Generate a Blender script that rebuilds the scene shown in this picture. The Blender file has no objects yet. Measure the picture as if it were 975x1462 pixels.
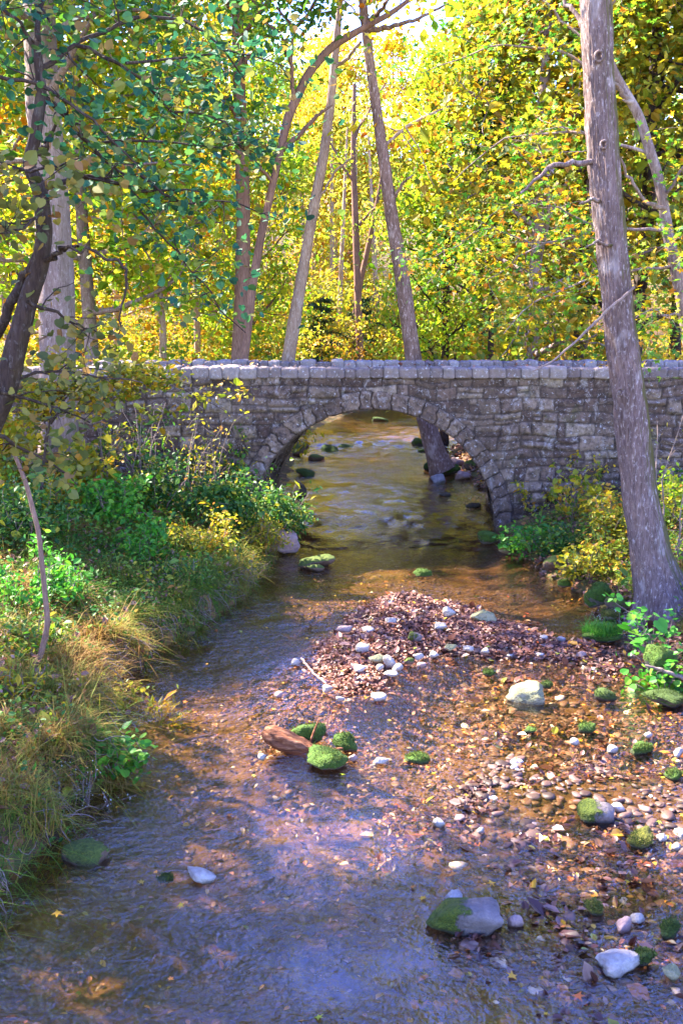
import bpy, math, random
import numpy as np
from mathutils import Vector

rng = np.random.default_rng(7)
random.seed(7)
SC = bpy.context.scene
COL = SC.collection

# ------------------------------------------------------------------ camera maths
W, H = 975.0, 1462.0
F = 1404.0
CH = 3.4                                   # height of the eye above the water
PITCH = math.atan((731.0 - 475.0) / F)
CP, SP = math.cos(PITCH), math.sin(PITCH)

def ray(u, v):
    a, b = (u - W / 2) / F, -(v - H / 2) / F
    return np.array([a, CP + b * SP, -SP + b * CP])

def at_y(u, v, y):                          # point of the sight line at distance y
    d = ray(u, v)
    return np.array([0, 0, CH]) + d * (y / d[1])

def at_z(u, v, z=0.0):                      # point of the sight line at height z
    d = ray(u, v)
    return np.array([0, 0, CH]) + d * ((z - CH) / d[2])

# ------------------------------------------------------------------ noise
def _hash(ix, iy, iz, s=0):
    h = (ix * 374761393 + iy * 668265263 + iz * 1440662683 + s * 974634721) & 0xffffffff
    h = ((h ^ (h >> 13)) * 1274126177) & 0xffffffff
    h = ((h ^ (h >> 16)) * 2246822519) & 0xffffffff
    return ((h ^ (h >> 15)) & 0xffffff) / float(0xffffff)

def vnoise(p, s=0):
    p = np.asarray(p, float)
    i = np.floor(p).astype(np.int64)
    f = p - i
    f = f * f * (3 - 2 * f)
    r = 0
    for dx in (0, 1):
        wx = f[..., 0] if dx else 1 - f[..., 0]
        for dy in (0, 1):
            wy = f[..., 1] if dy else 1 - f[..., 1]
            for dz in (0, 1):
                wz = f[..., 2] if dz else 1 - f[..., 2]
                r = r + wx * wy * wz * _hash(i[..., 0] + dx, i[..., 1] + dy, i[..., 2] + dz, s)
    return r * 2 - 1

def fbm(p, o=4, s=0, g=0.5):
    p = np.asarray(p, float)
    r, a = 0, 1.0
    for k in range(o):
        r = r + a * vnoise(p * (2 ** k) + 17.3 * k, s + k)
        a *= g
    return r

def xyz(x, y, z=0.0):
    x, y, z = np.broadcast_arrays(np.asarray(x, float), np.asarray(y, float), np.asarray(z, float))
    return np.stack([x, y, z], -1)

def sstep(a, b, x):
    t = np.clip((np.asarray(x, float) - a) / (b - a), 0, 1)
    return t * t * (3 - 2 * t)

# ------------------------------------------------------------------ meshes and objects
class MB:
    """collects vertices, polygons and one float per vertex, then links them as one mesh object"""
    def __init__(s):
        s.v, s.l, s.n, s.a, s.b, s.k = [], [], [], [], [], 0
    def add(s, V, Fc, rnd=0.5, aux=0.0):
        V = np.asarray(V, float).reshape(-1, 3)
        Fc = np.asarray(Fc, np.int64)
        s.v.append(V)
        s.l.append((Fc + s.k).ravel())
        s.n.append(np.full(len(Fc), Fc.shape[1], np.int64))
        s.a.append(np.broadcast_to(np.asarray(rnd, float), (len(V),)))
        s.b.append(np.broadcast_to(np.asarray(aux, float), (len(V),)))
        s.k += len(V)
        return s
    def mesh(s, name, mat, smooth=True):
        V = np.concatenate(s.v); L = np.concatenate(s.l); N = np.concatenate(s.n)
        me = bpy.data.meshes.new(name)
        me.vertices.add(len(V)); me.vertices.foreach_set('co', V.ravel().astype(np.float32))
        me.loops.add(len(L)); me.loops.foreach_set('vertex_index', L.astype(np.int32))
        me.polygons.add(len(N))
        me.polygons.foreach_set('loop_start', np.concatenate([[0], np.cumsum(N)[:-1]]).astype(np.int32))
        me.polygons.foreach_set('use_smooth', np.full(len(N), smooth))
        for nm, arr in (('rnd', s.a), ('aux', s.b)):
            at = me.attributes.new(nm, 'FLOAT', 'POINT')
            at.data.foreach_set('value', np.concatenate(arr).astype(np.float32))
        me.update(calc_edges=True)
        me.validate()
        me.materials.append(mat)
        return me
    def build(s, name, mat, parent=None, smooth=True):
        o = bpy.data.objects.new(name, s.mesh(name, mat, smooth))
        COL.objects.link(o)
        if parent is not None:
            o.parent = parent
        return o

def tag(o, label=None, cat=None, group=None, kind=None):
    for k, v in (('label', label), ('category', cat), ('group', group), ('kind', kind)):
        if v:
            o[k] = v
    return o

def empty(name, loc, label, cat, group=None):
    o = bpy.data.objects.new(name, None)
    COL.objects.link(o)
    o.location = loc
    o.empty_display_size = 0.2
    return tag(o, label, cat, group)

def grid_faces(nu, nv):
    i = np.arange(nu - 1)[:, None] * nv + np.arange(nv - 1)[None, :]
    return np.stack([i, i + nv, i + nv + 1, i + 1], -1).reshape(-1, 4)

def resample(P, n):
    P = np.asarray(P, float)
    d = np.concatenate([[0], np.cumsum(np.linalg.norm(np.diff(P[:, :3], axis=0), axis=1))])
    t = np.linspace(0, d[-1], n)
    # Catmull-like smooth by cubic through numpy: linear then averaged
    Q = np.stack([np.interp(t, d, P[:, k]) for k in range(P.shape[1])], 1)
    for _ in range(max(1, n // (3 * len(P)))):
        Q[1:-1] = 0.25 * Q[:-2] + 0.5 * Q[1:-1] + 0.25 * Q[2:]
    return Q

def tube(P, R, sides=8, cap=True):
    P = np.asarray(P, float); R = np.broadcast_to(np.asarray(R, float), (len(P),))
    T = np.gradient(P, axis=0)
    T /= np.linalg.norm(T, axis=1)[:, None] + 1e-9
    ref = np.array([0.0, 1.0, 0.0]) if abs(T[0, 1]) < 0.9 else np.array([1.0, 0, 0])
    A = np.cross(T, ref); A /= np.linalg.norm(A, axis=1)[:, None] + 1e-9
    B = np.cross(T, A)
    th = np.linspace(0, 2 * np.pi, sides, endpoint=False)
    V = P[:, None] + R[:, None, None] * (np.cos(th)[None, :, None] * A[:, None] + np.sin(th)[None, :, None] * B[:, None])
    n = len(P)
    i = np.arange(n - 1)[:, None] * sides
    j = np.arange(sides)[None, :]
    j2 = (j + 1) % sides
    Fc = np.stack([i + j, i + j2, i + sides + j2, i + sides + j], -1).reshape(-1, 4)
    return V.reshape(-1, 3), Fc

# ------------------------------------------------------------------ leaves
T_OVAL = (np.array([[0, 0, 0], [.30, .28, .07], [.27, .65, .07], [0, 1, -.05], [-.27, .65, .07], [-.30, .28, .07]]),
          np.array([[0, 1, 2, 3], [0, 3, 4, 5]]))
T_LONG = (np.array([[0, 0, 0], [.17, .45, .04], [0, 1, -.12], [-.17, .45, .04]]), np.array([[0, 1, 2], [0, 2, 3]]))
_h = [(0, .06), (.20, -.05), (.42, .06), (.50, .32), (.40, .62), (.20, .84), (0, 1.0)]
T_HEART = (np.array([[x, y, abs(x) * .22] for x, y in _h] + [[-x, y, abs(x) * .22] for x, y in _h[1:-1]]),
           np.array([[0, 1, 2, 3], [0, 3, 4, 5], [0, 5, 6, 6], [0, 8, 7, 7], [0, 9, 8, 8], [0, 6, 11, 10]]))
T_HEART = (T_HEART[0], np.array([[0, 1, 2], [0, 2, 3], [0, 3, 4], [0, 4, 5], [0, 5, 6], [0, 8, 7], [0, 9, 8], [0, 10, 9], [0, 11, 10], [0, 6, 11]]))
_st = []
for k in range(5):
    a = math.radians(90 + (k - 2) * 62)
    _st.append((math.cos(a) * (.62 - .07 * abs(k - 2)), .35 + math.sin(a) * (.62 - .07 * abs(k - 2))))
    if k < 4:
        a2 = math.radians(90 + (k - 1.5) * 62)
        _st.append((math.cos(a2) * .22, .35 + math.sin(a2) * .22))
_st = [(x, y) for x, y in _st]
T_STAR = (np.array([[0, 0.18, 0]] + [[x, y, -.12 * (x * x + (y - .3) ** 2)] for x, y in _st]),
          np.array([[0, i, i + 1] for i in range(1, 9)]))

def unit(v):
    return v / (np.linalg.norm(v, axis=-1, keepdims=True) + 1e-9)

def leaves(C, size, tmpl, bias=0.6, droop=0.2, rnd=None, jit=0.35, out=None):
    C = np.asarray(C, float); n = len(C)
    N = unit(rng.normal(size=(n, 3)) + np.array([0, 0, 1.0]) * bias * 2)
    D = rng.normal(size=(n, 3)) + np.array([0, 0, -droop * 2])
    if out is not None:
        D = D + out
    D = unit(D - (D * N).sum(1, keepdims=True) * N)
    X = np.cross(D, N)
    S = (np.asarray(size) * np.exp(rng.normal(size=n) * jit))[:, None, None]
    tv, tf = tmpl
    V = C[:, None] + S * (tv[None, :, 0:1] * X[:, None] + tv[None, :, 1:2] * D[:, None] + tv[None, :, 2:3] * N[:, None])
    k = len(tv)
    Fc = (np.arange(n)[:, None, None] * k + tf[None]).reshape(-1, tf.shape[1])
    r = rng.random(n) if rnd is None else np.asarray(rnd)
    return V.reshape(-1, 3), Fc, np.repeat(r, k)

def blades(C, length, width=0.006, lean=0.5, flow=None):
    """tapered, bent grass blades"""
    C = np.asarray(C, float); n = len(C)
    az = rng.random(n) * 2 * np.pi
    d = np.stack([np.cos(az), np.sin(az), np.zeros(n)], 1)
    if flow is not None:
        d = d + flow
    L = length * np.exp(rng.normal(size=n) * .35)
    ln = lean * (0.4 + rng.random(n) * 1.2)
    wv = np.stack([-np.sin(az), np.cos(az), np.zeros(n)], 1) * width
    pts = []
    for t, wd in ((0, 1.0), (.4, .85), (.75, .55), (1.0, .08)):
        c = C + (d * (ln * t ** 1.8)[:, None] + np.array([0, 0, 1.0]) * (t - .55 * ln * t ** 2.4)[:, None]) * L[:, None]
        pts += [c - wv * wd, c + wv * wd]
    V = np.stack(pts, 1)
    f = np.array([[0, 1, 3, 2], [2, 3, 5, 4], [4, 5, 7, 6]])
    Fc = (np.arange(n)[:, None, None] * 8 + f[None]).reshape(-1, 4)
    return V.reshape(-1, 3), Fc, np.repeat(rng.random(n), 8)

# ------------------------------------------------------------------ materials
class NT:
    def __init__(s, name):
        s.m = bpy.data.materials.new(name); s.m.use_nodes = True
        s.t = s.m.node_tree; s.t.nodes.clear()
        s.out = s.n('ShaderNodeOutputMaterial')
    def n(s, typ, **kw):
        x = s.t.nodes.new(typ)
        for k, v in kw.items():
            if k[0] == '_':
                x.inputs[k[1:].replace('_', ' ')].default_value = v
            else:
                setattr(x, k, v)
        return x
    def l(s, a, b):
        s.t.links.new(a, b)
    def attr(s, nm):
        return s.n('ShaderNodeAttribute', attribute_name=nm).outputs['Fac']
    def coord(s, scale=(1, 1, 1), kind='Object'):
        c = s.n('ShaderNodeTexCoord'); m = s.n('ShaderNodeMapping')
        m.inputs['Scale'].default_value = scale
        s.l(c.outputs[kind], m.inputs['Vector'])
        return m.outputs['Vector']
    def noise(s, vec, scale, detail=4, rough=.55, dist=0.0):
        x = s.n('ShaderNodeTexNoise', _Scale=scale, _Detail=detail, _Roughness=rough, _Distortion=dist)
        s.l(vec, x.inputs['Vector'])
        return x.outputs['Fac']
    def voro(s, vec, scale, feature='F1'):
        x = s.n('ShaderNodeTexVoronoi', feature=feature, _Scale=scale)
        s.l(vec, x.inputs['Vector'])
        return x
    def ramp(s, fac, stops, mode='LINEAR'):
        x = s.n('ShaderNodeValToRGB'); cr = x.color_ramp; cr.interpolation = mode
        while len(cr.elements) < len(stops):
            cr.elements.new(0.5)
        for e, (p, c) in zip(cr.elements, stops):
            e.position = p
            e.color = (*c, 1) if len(c) == 3 else c
        s.l(fac, x.inputs['Fac'])
        return x.outputs['Color']
    def mix(s, fac, a, b, mode='MIX'):
        x = s.n('ShaderNodeMix', data_type='RGBA', blend_type=mode)
        for sock, val in ((x.inputs[0], fac), (x.inputs[6], a), (x.inputs[7], b)):
            if isinstance(val, (int, float)):
                sock.default_value = val
            elif isinstance(val, tuple):
                sock.default_value = (*val, 1)
            else:
                s.l(val, sock)
        return x.outputs[2]
    def math(s, op, a, b=0.0, clamp=False):
        x = s.n('ShaderNodeMath', operation=op, use_clamp=clamp)
        for sock, val in ((x.inputs[0], a), (x.inputs[1], b)):
            if isinstance(val, (int, float)):
                sock.default_value = val
            else:
                s.l(val, sock)
        return x.outputs[0]
    def bump(s, h, strength=.5, dist=.02, normal=None):
        x = s.n('ShaderNodeBump', _Strength=strength, _Distance=dist)
        s.l(h, x.inputs['Height'])
        if normal is not None:
            s.l(normal, x.inputs['Normal'])
        return x.outputs['Normal']
    def pbr(s, col, rough=.85, normal=None, spec=.3):
        x = s.n('ShaderNodeBsdfPrincipled')
        for key, val in (('Base Color', col), ('Roughness', rough), ('Specular IOR Level', spec)):
            if isinstance(val, tuple):
                x.inputs[key].default_value = (*val, 1)
            elif isinstance(val, (int, float)):
                x.inputs[key].default_value = val
            else:
                s.l(val, x.inputs[key])
        if normal is not None:
            s.l(normal, x.inputs['Normal'])
        s.l(x.outputs[0], s.out.inputs['Surface'])
        return x
    def upness(s):
        g = s.n('ShaderNodeNewGeometry'); x = s.n('ShaderNodeSeparateXYZ')
        s.l(g.outputs['Normal'], x.inputs[0])
        return x.outputs['Z']

def leaf_mat(name, stops, trans=.5, rough=.5):
    m = NT(name)
    c = m.ramp(m.attr('rnd'), stops)
    v = m.noise(m.coord(), 3.0, 2)
    c2 = m.mix(m.math('MULTIPLY', v, .35), c, m.mix(1.0, c, (.45, .5, .4), 'MULTIPLY'))
    p = m.n('ShaderNodeBsdfPrincipled', _Roughness=rough)
    p.inputs['Specular IOR Level'].default_value = .35
    m.l(c2, p.inputs['Base Color'])
    t = m.n('ShaderNodeBsdfTranslucent')
    m.l(c2, t.inputs['Color'])
    mx = m.n('ShaderNodeMixShader'); mx.inputs[0].default_value = trans
    m.l(p.outputs[0], mx.inputs[1]); m.l(t.outputs[0], mx.inputs[2])
    m.l(mx.outputs[0], m.out.inputs['Surface'])
    return m.m

def bark_mat(name, dark, light, patch=None, moss=0.0, scale=1.0, bump=.6):
    m = NT(name)
    v = m.coord((15 * scale, 15 * scale, 2.4 * scale))
    n1 = m.noise(v, 2.2, 6, .68, .8)
    n2 = m.noise(m.coord((1, 1, .5)), 2.4 * scale, 4, .6)
    c = m.ramp(n1, [(.3, dark), (.62, light)])
    c = m.mix(m.ramp(n2, [(.35, (0, 0, 0)), (.7, (.5, .5, .5))]), c, tuple(x * .55 for x in dark))
    if patch:
        n3 = m.noise(m.coord((1, 1, .4)), 26 * scale, 4, .7, .4)
        c = m.mix(m.ramp(n3, [(.55, (0, 0, 0)), (.70, (.75, .75, .75))]), c, patch)
        n5 = m.noise(m.coord((1, 1, .5)), 3.5 * scale, 4, .6)
        c = m.mix(m.ramp(n5, [(.58, (0, 0, 0)), (.70, (.45, .45, .45))]), c, patch)
    if moss:
        g = m.n('ShaderNodeNewGeometry'); sx = m.n('ShaderNodeSeparateXYZ')
        m.l(g.outputs['Normal'], sx.inputs[0])
        n4 = m.noise(m.coord(), 5, 4)
        k = m.math('ADD', m.math('MULTIPLY', sx.outputs['X'], .9), m.math('MULTIPLY', n4, .5))
        c = m.mix(m.math('MULTIPLY', m.ramp(k, [(.62, (0, 0, 0)), (.95, (1, 1, 1))]), moss), c, (.09, .075, .02))
    m.pbr(c, .9, m.bump(n1, bump, .02), .15)
    return m.m
# ================================================================== the ground and the stream
LEFT = np.array([(2.0, -2.6), (4.4, -2.35), (5.6, -2.12), (6.05, -2.0), (6.9, -1.86), (8.6, -2.24), (10.2, -2.03), (11.9, -1.38), (14.1, -1.01),
                 (15.9, -.95), (16.6, -1.25), (19.7, -1.0), (23, -.95), (26, -1.0), (33, -.6), (38, -.1), (43, 1.2), (48, 4.0), (60, 16)])
RIGHT = np.array([(2.0, 3.7), (6, 3.5), (8.6, 3.25), (10.2, 3.45), (11.5, 3.3), (13.5, 3.0), (15.5, 2.68), (16.6, 2.6), (18.7, 2.95), (21, 3.0), (23, 2.8),
                  (26, 2.9), (31, 3.6), (36, 4.8), (41, 6.2), (48, 10), (60, 22)])
BAR = np.array([(0.21, 12.6), (1.06, 12.7), (1.86, 11.9), (2.43, 10.9), (2.7, 9.9), (1.6, 9.85), (0.83, 9.7), (0.49, 8.95), (0.02, 8.75), (-0.36, 9.5),
                (-0.39, 10.5), (-0.08, 11.6)])

def poly_sd(x, y, P):
    """signed distance, positive inside"""
    x = np.asarray(x, float); y = np.asarray(y, float)
    d = np.full(x.shape, 1e9); ins = np.zeros(x.shape, bool)
    for i in range(len(P)):
        a, b = P[i], P[(i + 1) % len(P)]
        e = b - a
        t = np.clip(((x - a[0]) * e[0] + (y - a[1]) * e[1]) / (e @ e), 0, 1)
        d = np.minimum(d, np.hypot(x - a[0] - t * e[0], y - a[1] - t * e[1]))
        c = ((a[1] > y) != (b[1] > y)) & (x < (b[0] - a[0]) * (y - a[1]) / (b[1] - a[1] + 1e-12) + a[0])
        ins ^= c
    return np.where(ins, d, -d)

def edges(y, x):
    w = .12 * vnoise(xyz(y * 1.5, 3.0, 0)) + .10 * vnoise(xyz(y * 4.3, 9.0, 0)) + .05 * vnoise(xyz(y * 11, 5.0, 0))
    return np.interp(y, LEFT[:, 0], LEFT[:, 1]) + w, np.interp(y, RIGHT[:, 0], RIGHT[:, 1]) + w * 1.2

def terrain(x, y):
    x = np.asarray(x, float); y = np.asarray(y, float)
    xl, xr = edges(y, x)
    dl, dr = xl - x, x - xr
    n1 = fbm(xyz(x * .6, y * .6, 1.0), 4); n2 = fbm(xyz(x * 3, y * 3, 5.0), 3, 3)
    near = 1 - sstep(15, 19, y)
    hl = (.10 + .24 * near) * sstep(-.10, .30 + .2 * (1 - near), dl + .06 * n2) + .42 * sstep(.1, 2.6, dl) + .25 * sstep(2, 7, dl)
    hr = .12 * sstep(0, .25, dr) + .35 * sstep(.1, 1.1, dr) + .35 * sstep(.8, 3.5, dr)
    bank = np.where(dl > dr, hl, hr) + .05 * n1 + .025 * n2
    # stream bed
    mid = np.clip(np.minimum(-dl, -dr), 0, 9)
    deep = -.10 - .20 * sstep(.0, .8, mid)
    deep = deep + .10 * n1 + .03 * n2
    shelf = sstep(.3, 1.1, x + .25 * n1 - .15 * (y - 7)) * (1 - sstep(9.6, 11.0, y + n1 * .3 - .5 * np.clip(x - 1.2, 0, 1))) # shallow right half, stones break the surface
    deep = deep * (1 - shelf) + (-.028 + .045 * n1 + .03 * n2) * shelf
    bar = sstep(-.75, .65, poly_sd(x, y, BAR) + .22 * n1 + .06 * n2)
    deep = deep * (1 - bar) + (.055 + .025 * n2) * bar
    isl = np.exp(-(((x + .32) / .42) ** 2 + ((y - 7.75) / .30) ** 2))
    deep = deep + .26 * isl * (1 - bar)
    up = sstep(15.9, 16.4, y)
    deep = deep + .02 * up
    k = sstep(-.06, .10, np.maximum(dl, dr))
    z = deep * (1 - k) + bank * k
    # valley sides behind the bridge
    far = sstep(20, 30, y)
    side = np.clip(np.maximum(dl, dr) - 3, 0, 80)
    z = z + far * (.10 * side + .0016 * side ** 2)
    z = z + sstep(44, 75, y) * 5.5 + sstep(60, 160, y) * 22 + (1 - far) * .035 * np.clip(side - 2, 0, 60)
    return z

def coords(lo, hi, a, b, step, grow=1.09):
    c = list(np.arange(a, b + 1e-6, step))
    s, x = step, b
    while x < hi:
        s *= grow; x += s; c.append(x)
    s, x = step, a
    while x > lo:
        s *= grow; x -= s; c.insert(0, x)
    return np.array(c)

gx = coords(-160, 160, -3.6, 4.6, .035)
gy = coords(-30, 260, 3.6, 18, .04)
GX, GY = np.meshgrid(gx, gy, indexing='ij')
GZ = terrain(GX, GY)
xl_, xr_ = edges(GY, GX)
bankness = sstep(-.08, .12, np.maximum(xl_ - GX, GX - xr_))
gb = MB(); gb.add(np.stack([GX, GY, GZ], -1), grid_faces(len(gx), len(gy)), bankness.ravel(), sstep(-.3, .3, poly_sd(GX, GY, BAR)).ravel())

m = NT('ground_soil')
v = m.coord()
vo = m.voro(v, 16); vo2 = m.voro(v, 41)
peb = m.ramp(vo.outputs['Color'], [(.0, (.010, .005, .002)), (.3, (.042, .019, .006)), (.55, (.075, .036, .011)), (.8, (.028, .016, .013)), (1, (.16, .10, .065))])
pebb = m.ramp(vo2.outputs['Color'], [(.0, (.013, .006, .003)), (.4, (.050, .021, .005)), (.7, (.080, .040, .012)), (1, (.17, .105, .06))])
big = m.noise(v, .9, 5, .6)
bed = m.mix(m.ramp(m.noise(v, 2.2, 4), [(.42, (0, 0, 0)), (.58, (1, 1, 1))]), peb, pebb)
bed = m.mix(m.ramp(big, [(.42, (0, 0, 0)), (.62, (.85, .85, .85))]), bed, (.080, .034, .006))
soil = m.ramp(m.noise(v, 7, 6, .7), [(.3, (.03, .018, .008)), (.55, (.085, .052, .02)), (.75, (.16, .10, .04))])
soil = m.mix(m.ramp(m.noise(v, 1.3, 5, .6), [(.45, (0, 0, 0)), (.6, (.8, .8, .8))]), soil, (.07, .075, .015))
soil = m.mix(m.ramp(m.voro(v, 11).outputs['Color'], [(.72, (0, 0, 0)), (.8, (.8, .8, .8))]), soil, (.24, .12, .04))
c = m.mix(m.attr('rnd'), bed, soil)
hb = m.math('ADD', m.math('MULTIPLY', vo.outputs['Distance'], -1.0), m.noise(v, 20, 4))
m.pbr(c, .85, m.bump(hb, .7, .03), .25)
ground = gb.build('ground', m.m)
tag(ground, 'brown leafy stream banks and gravelly bed running back into the wooded valley', 'ground', kind='structure')

# ---- water sheet
def wlevel(x, y):
    x = np.asarray(x, float); y = np.asarray(y, float)
    yy = y + .18 * vnoise(xyz(x * 1.4, 2, 0)) + .06 * vnoise(xyz(x * 5, 4, 0))
    up = sstep(15.3, 16.2, yy)
    z = .07 * up
    z = z + .035 * np.exp(-((yy - 15.45) / .16) ** 2) * (vnoise(xyz(x * 6, y * 6, 0)) * .8 + .3)
    # riffles
    rf = np.exp(-((y - 30 - .6 * x) / 3.4) ** 2) * .9 + np.exp(-((y - 17.0) / 1.5) ** 2) * .6 + np.exp(-(((y - 20.5) / 2.0) ** 2)) * .4
    z = z + rf * .060 * fbm(xyz(x * 3.4, y * 2.6, 2.0), 3, 8)
    rn = np.exp(-(((x + 1.2) / .8) ** 2 + ((y - 7.4) / 1.3) ** 2)) * .5 + np.exp(-(((x - .2) / .9) ** 2 + ((y - 6.6) / .9) ** 2)) * .35
    calm = .25 + .75 * sstep(-.35, .35, vnoise(xyz(x * .8, y * .6, 3.0), 70))
    z = z + (.0032 * calm + rn * .006) * fbm(xyz(x * 7, y * 8, 1.0), 3, 11) + .0030 * calm * fbm(xyz(x * 2.2, y * 3.0, 6.0), 2, 12) + .006 * sstep(13, 17, y) * fbm(xyz(x * 2.2, y * 3.0, 6.0), 2, 13)
    return z
wx = coords(-30, 60, -3.2, 4.4, .04); wy = coords(0, 75, 3.8, 40, .045, 1.05)
WX, WY = np.meshgrid(wx, wy, indexing='ij')
WZ = wlevel(WX, WY)
far_ = sstep(40, 44, WY)
wb = MB(); wb.add(np.stack([WX, WY, WZ], -1), grid_faces(len(wx), len(wy)))
m = NT('stream_water')
v = m.coord()
n1 = m.noise(m.coord((1.0, 1.2, 1)), 9.0, 3, .55, .5)
n2 = m.noise(m.coord((1.0, 1.1, 1)), 34, 3, .55, .3)
n3 = m.ramp(m.noise(v, .9, 3), [(.38, (.22, .22, .22)), (.60, (1, 1, 1))])
hgt = m.math('ADD', m.math('MULTIPLY', m.math('MULTIPLY', n1, n3), 1.0), m.math('MULTIPLY', m.math('MULTIPLY', n2, n3), .42))
bn = m.bump(hgt, .6, .045)
lw = m.n('ShaderNodeLayerWeight', _Blend=.5); m.l(bn, lw.inputs['Normal'])
frs = m.math('ADD', m.math('MULTIPLY', m.math('POWER', lw.outputs['Facing'], 3.6), .90), .105, True)   # the same from above and below
tr = m.n('ShaderNodeBsdfTransparent'); tr.inputs['Color'].default_value = (.95, .82, .62, 1)
gl = m.n('ShaderNodeBsdfGlossy', _Roughness=.03); m.l(bn, gl.inputs['Normal'])
mx = m.n('ShaderNodeMixShader'); m.l(frs, mx.inputs[0]); m.l(tr.outputs[0], mx.inputs[1]); m.l(gl.outputs[0], mx.inputs[2])
m.l(mx.outputs[0], m.out.inputs['Surface'])
WATER = m.m
water = wb.build('water', WATER)
tag(water, 'clear shallow stream rippling towards the viewer, blue and gold reflections', 'stream', kind='structure')

# ================================================================== the bridge
BY, AX, AR, RT = 16.7, .53, 2.12, .29      # wall face distance, arch centre, radius, ring depth
BD, SKEW = 3.0, .10
CT = 2.64                                   # underside of the coping

def stone_field(X, Z, seed, cmin=.11, cmax=.27, lmin=.15, lmax=.62, wob=.045):
    """courses of rough stones on a plane: distance to the joint, stone number, both as arrays"""
    r = np.random.default_rng(seed)
    Xw = X + wob * fbm(xyz(X * 2.6, Z * 2.6, seed), 3, 1); Zw = Z + wob * fbm(xyz(X * 1.9, Z * 2.6, seed + 9), 3, 2)
    z = [Z.min() - .5]
    while z[-1] < Z.max() + .5:
        z.append(z[-1] + r.uniform(cmin, cmax))
    z = np.array(z)
    ci = np.clip(np.searchsorted(z, Zw) - 1, 0, len(z) - 2)
    dist = np.minimum(Zw - z[ci], z[ci + 1] - Zw)
    sid = np.zeros(X.shape)
    for k in range(len(z) - 1):
        q = ci == k
        if not q.any():
            continue
        xs = [X.min() - 1 - r.random() * .5]
        while xs[-1] < X.max() + 1:
            xs.append(xs[-1] + r.uniform(lmin, lmax))
        xs = np.array(xs)
        si = np.clip(np.searchsorted(xs, Xw[q]) - 1, 0, len(xs) - 2)
        dist[q] = np.minimum(dist[q], np.minimum(Xw[q] - xs[si], xs[si + 1] - Xw[q]))
        sid[q] = k * 997 + si
    ids = np.floor(sid).astype(np.int64)
    hs = _hash(ids, ids * 0 + 11, ids * 0 + 4)
    ch = z[ci + 1] - z[ci]
    midz = z[ci] + ch * (.38 + .24 * hs)
    sp = (_hash(ids, ids * 0 + 19, ids * 0 + 6) < .34) & (ch > .19)
    dist = np.where(sp, np.minimum(dist, np.abs(Zw - midz)), dist)
    ids = np.where(sp & (Zw > midz), ids + 50021, ids)
    return dist, ids

def rock_relief(X, Z, dist, ids, amp=.045):
    rr = _hash(ids, ids * 0 + 5, ids * 0 + 2); r2 = _hash(ids, ids * 0 + 8, ids * 0 + 3); r3 = _hash(ids, ids * 0 + 1, ids * 0 + 7)
    e = sstep(.0, .03 + .03 * r2, dist) * (.35 + .65 * sstep(-.5, .3, vnoise(xyz(X * 2.1, Z * 2.1, 4), 50)))
    h = e * (.45 + .9 * rr) * amp
    tilt = ((r2 - .5) * np.sin(Z * 9 + rr * 40) + (r3 - .5) * np.sin(X * 7 + r2 * 40)) * .02
    h = h + e * tilt + e * .030 * fbm(xyz(X * 7, Z * 8, rr * 30), 5, 21, .6) + .006 * fbm(xyz(X * 30, Z * 30, 0), 2, 31)
    return h, rr

m = NT('bridge_stone')
v = m.coord()
rn = m.attr('rnd'); jt = m.attr('aux')
c = m.ramp(rn, [(0, (.060, .035, .027)), (.3, (.13, .082, .062)), (.55, (.19, .128, .098)), (.8, (.27, .192, .142)), (1, (.41, .32, .235))])
c = m.mix(m.ramp(m.noise(v, 8, 6, .75), [(.42, (0, 0, 0)), (.62, (.85, .85, .85))]), c, (.040, .027, .024))
c = m.mix(m.ramp(m.noise(m.coord((1, 1, .7)), 4.2, 7, .75, .8), [(.56, (0, 0, 0)), (.66, (.65, .65, .65))]), c, (.40, .355, .34))
c = m.mix(m.ramp(m.noise(m.coord((1, 1, .45)), 1.1, 5, .6), [(.45, (0, 0, 0)), (.68, (.7, .7, .7))]), c, (.07, .05, .035))
c = m.mix(m.ramp(m.noise(v, 17, 5, .75, .6), [(.57, (0, 0, 0)), (.67, (.8, .8, .8))]), c, (.46, .43, .44))
c = m.mix(m.ramp(m.noise(m.coord((1, 1, 1)), 1.7, 6, .7), [(.60, (0, 0, 0)), (.70, (.55, .55, .55))]), c, (.085, .085, .03))
c = m.mix(m.math('MULTIPLY', jt, .7), c, (.030, .022, .019))
STONE_BUMP = m.bump(m.noise(v, 22, 6, .75), .9, .035)
m.pbr(c, .92, STONE_BUMP, .15)
STONE = m.m

bridge = empty('stone_bridge', (AX, BY, 0), 'old rough stone bridge with one round arch spanning the stream', 'bridge')
def bpart(mb, name, mat=STONE, label=None):
    o = mb.build(name, mat)
    o.parent = bridge
    o.matrix_parent_inverse.translation = -Vector((AX, BY, 0))
    return o

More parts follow.
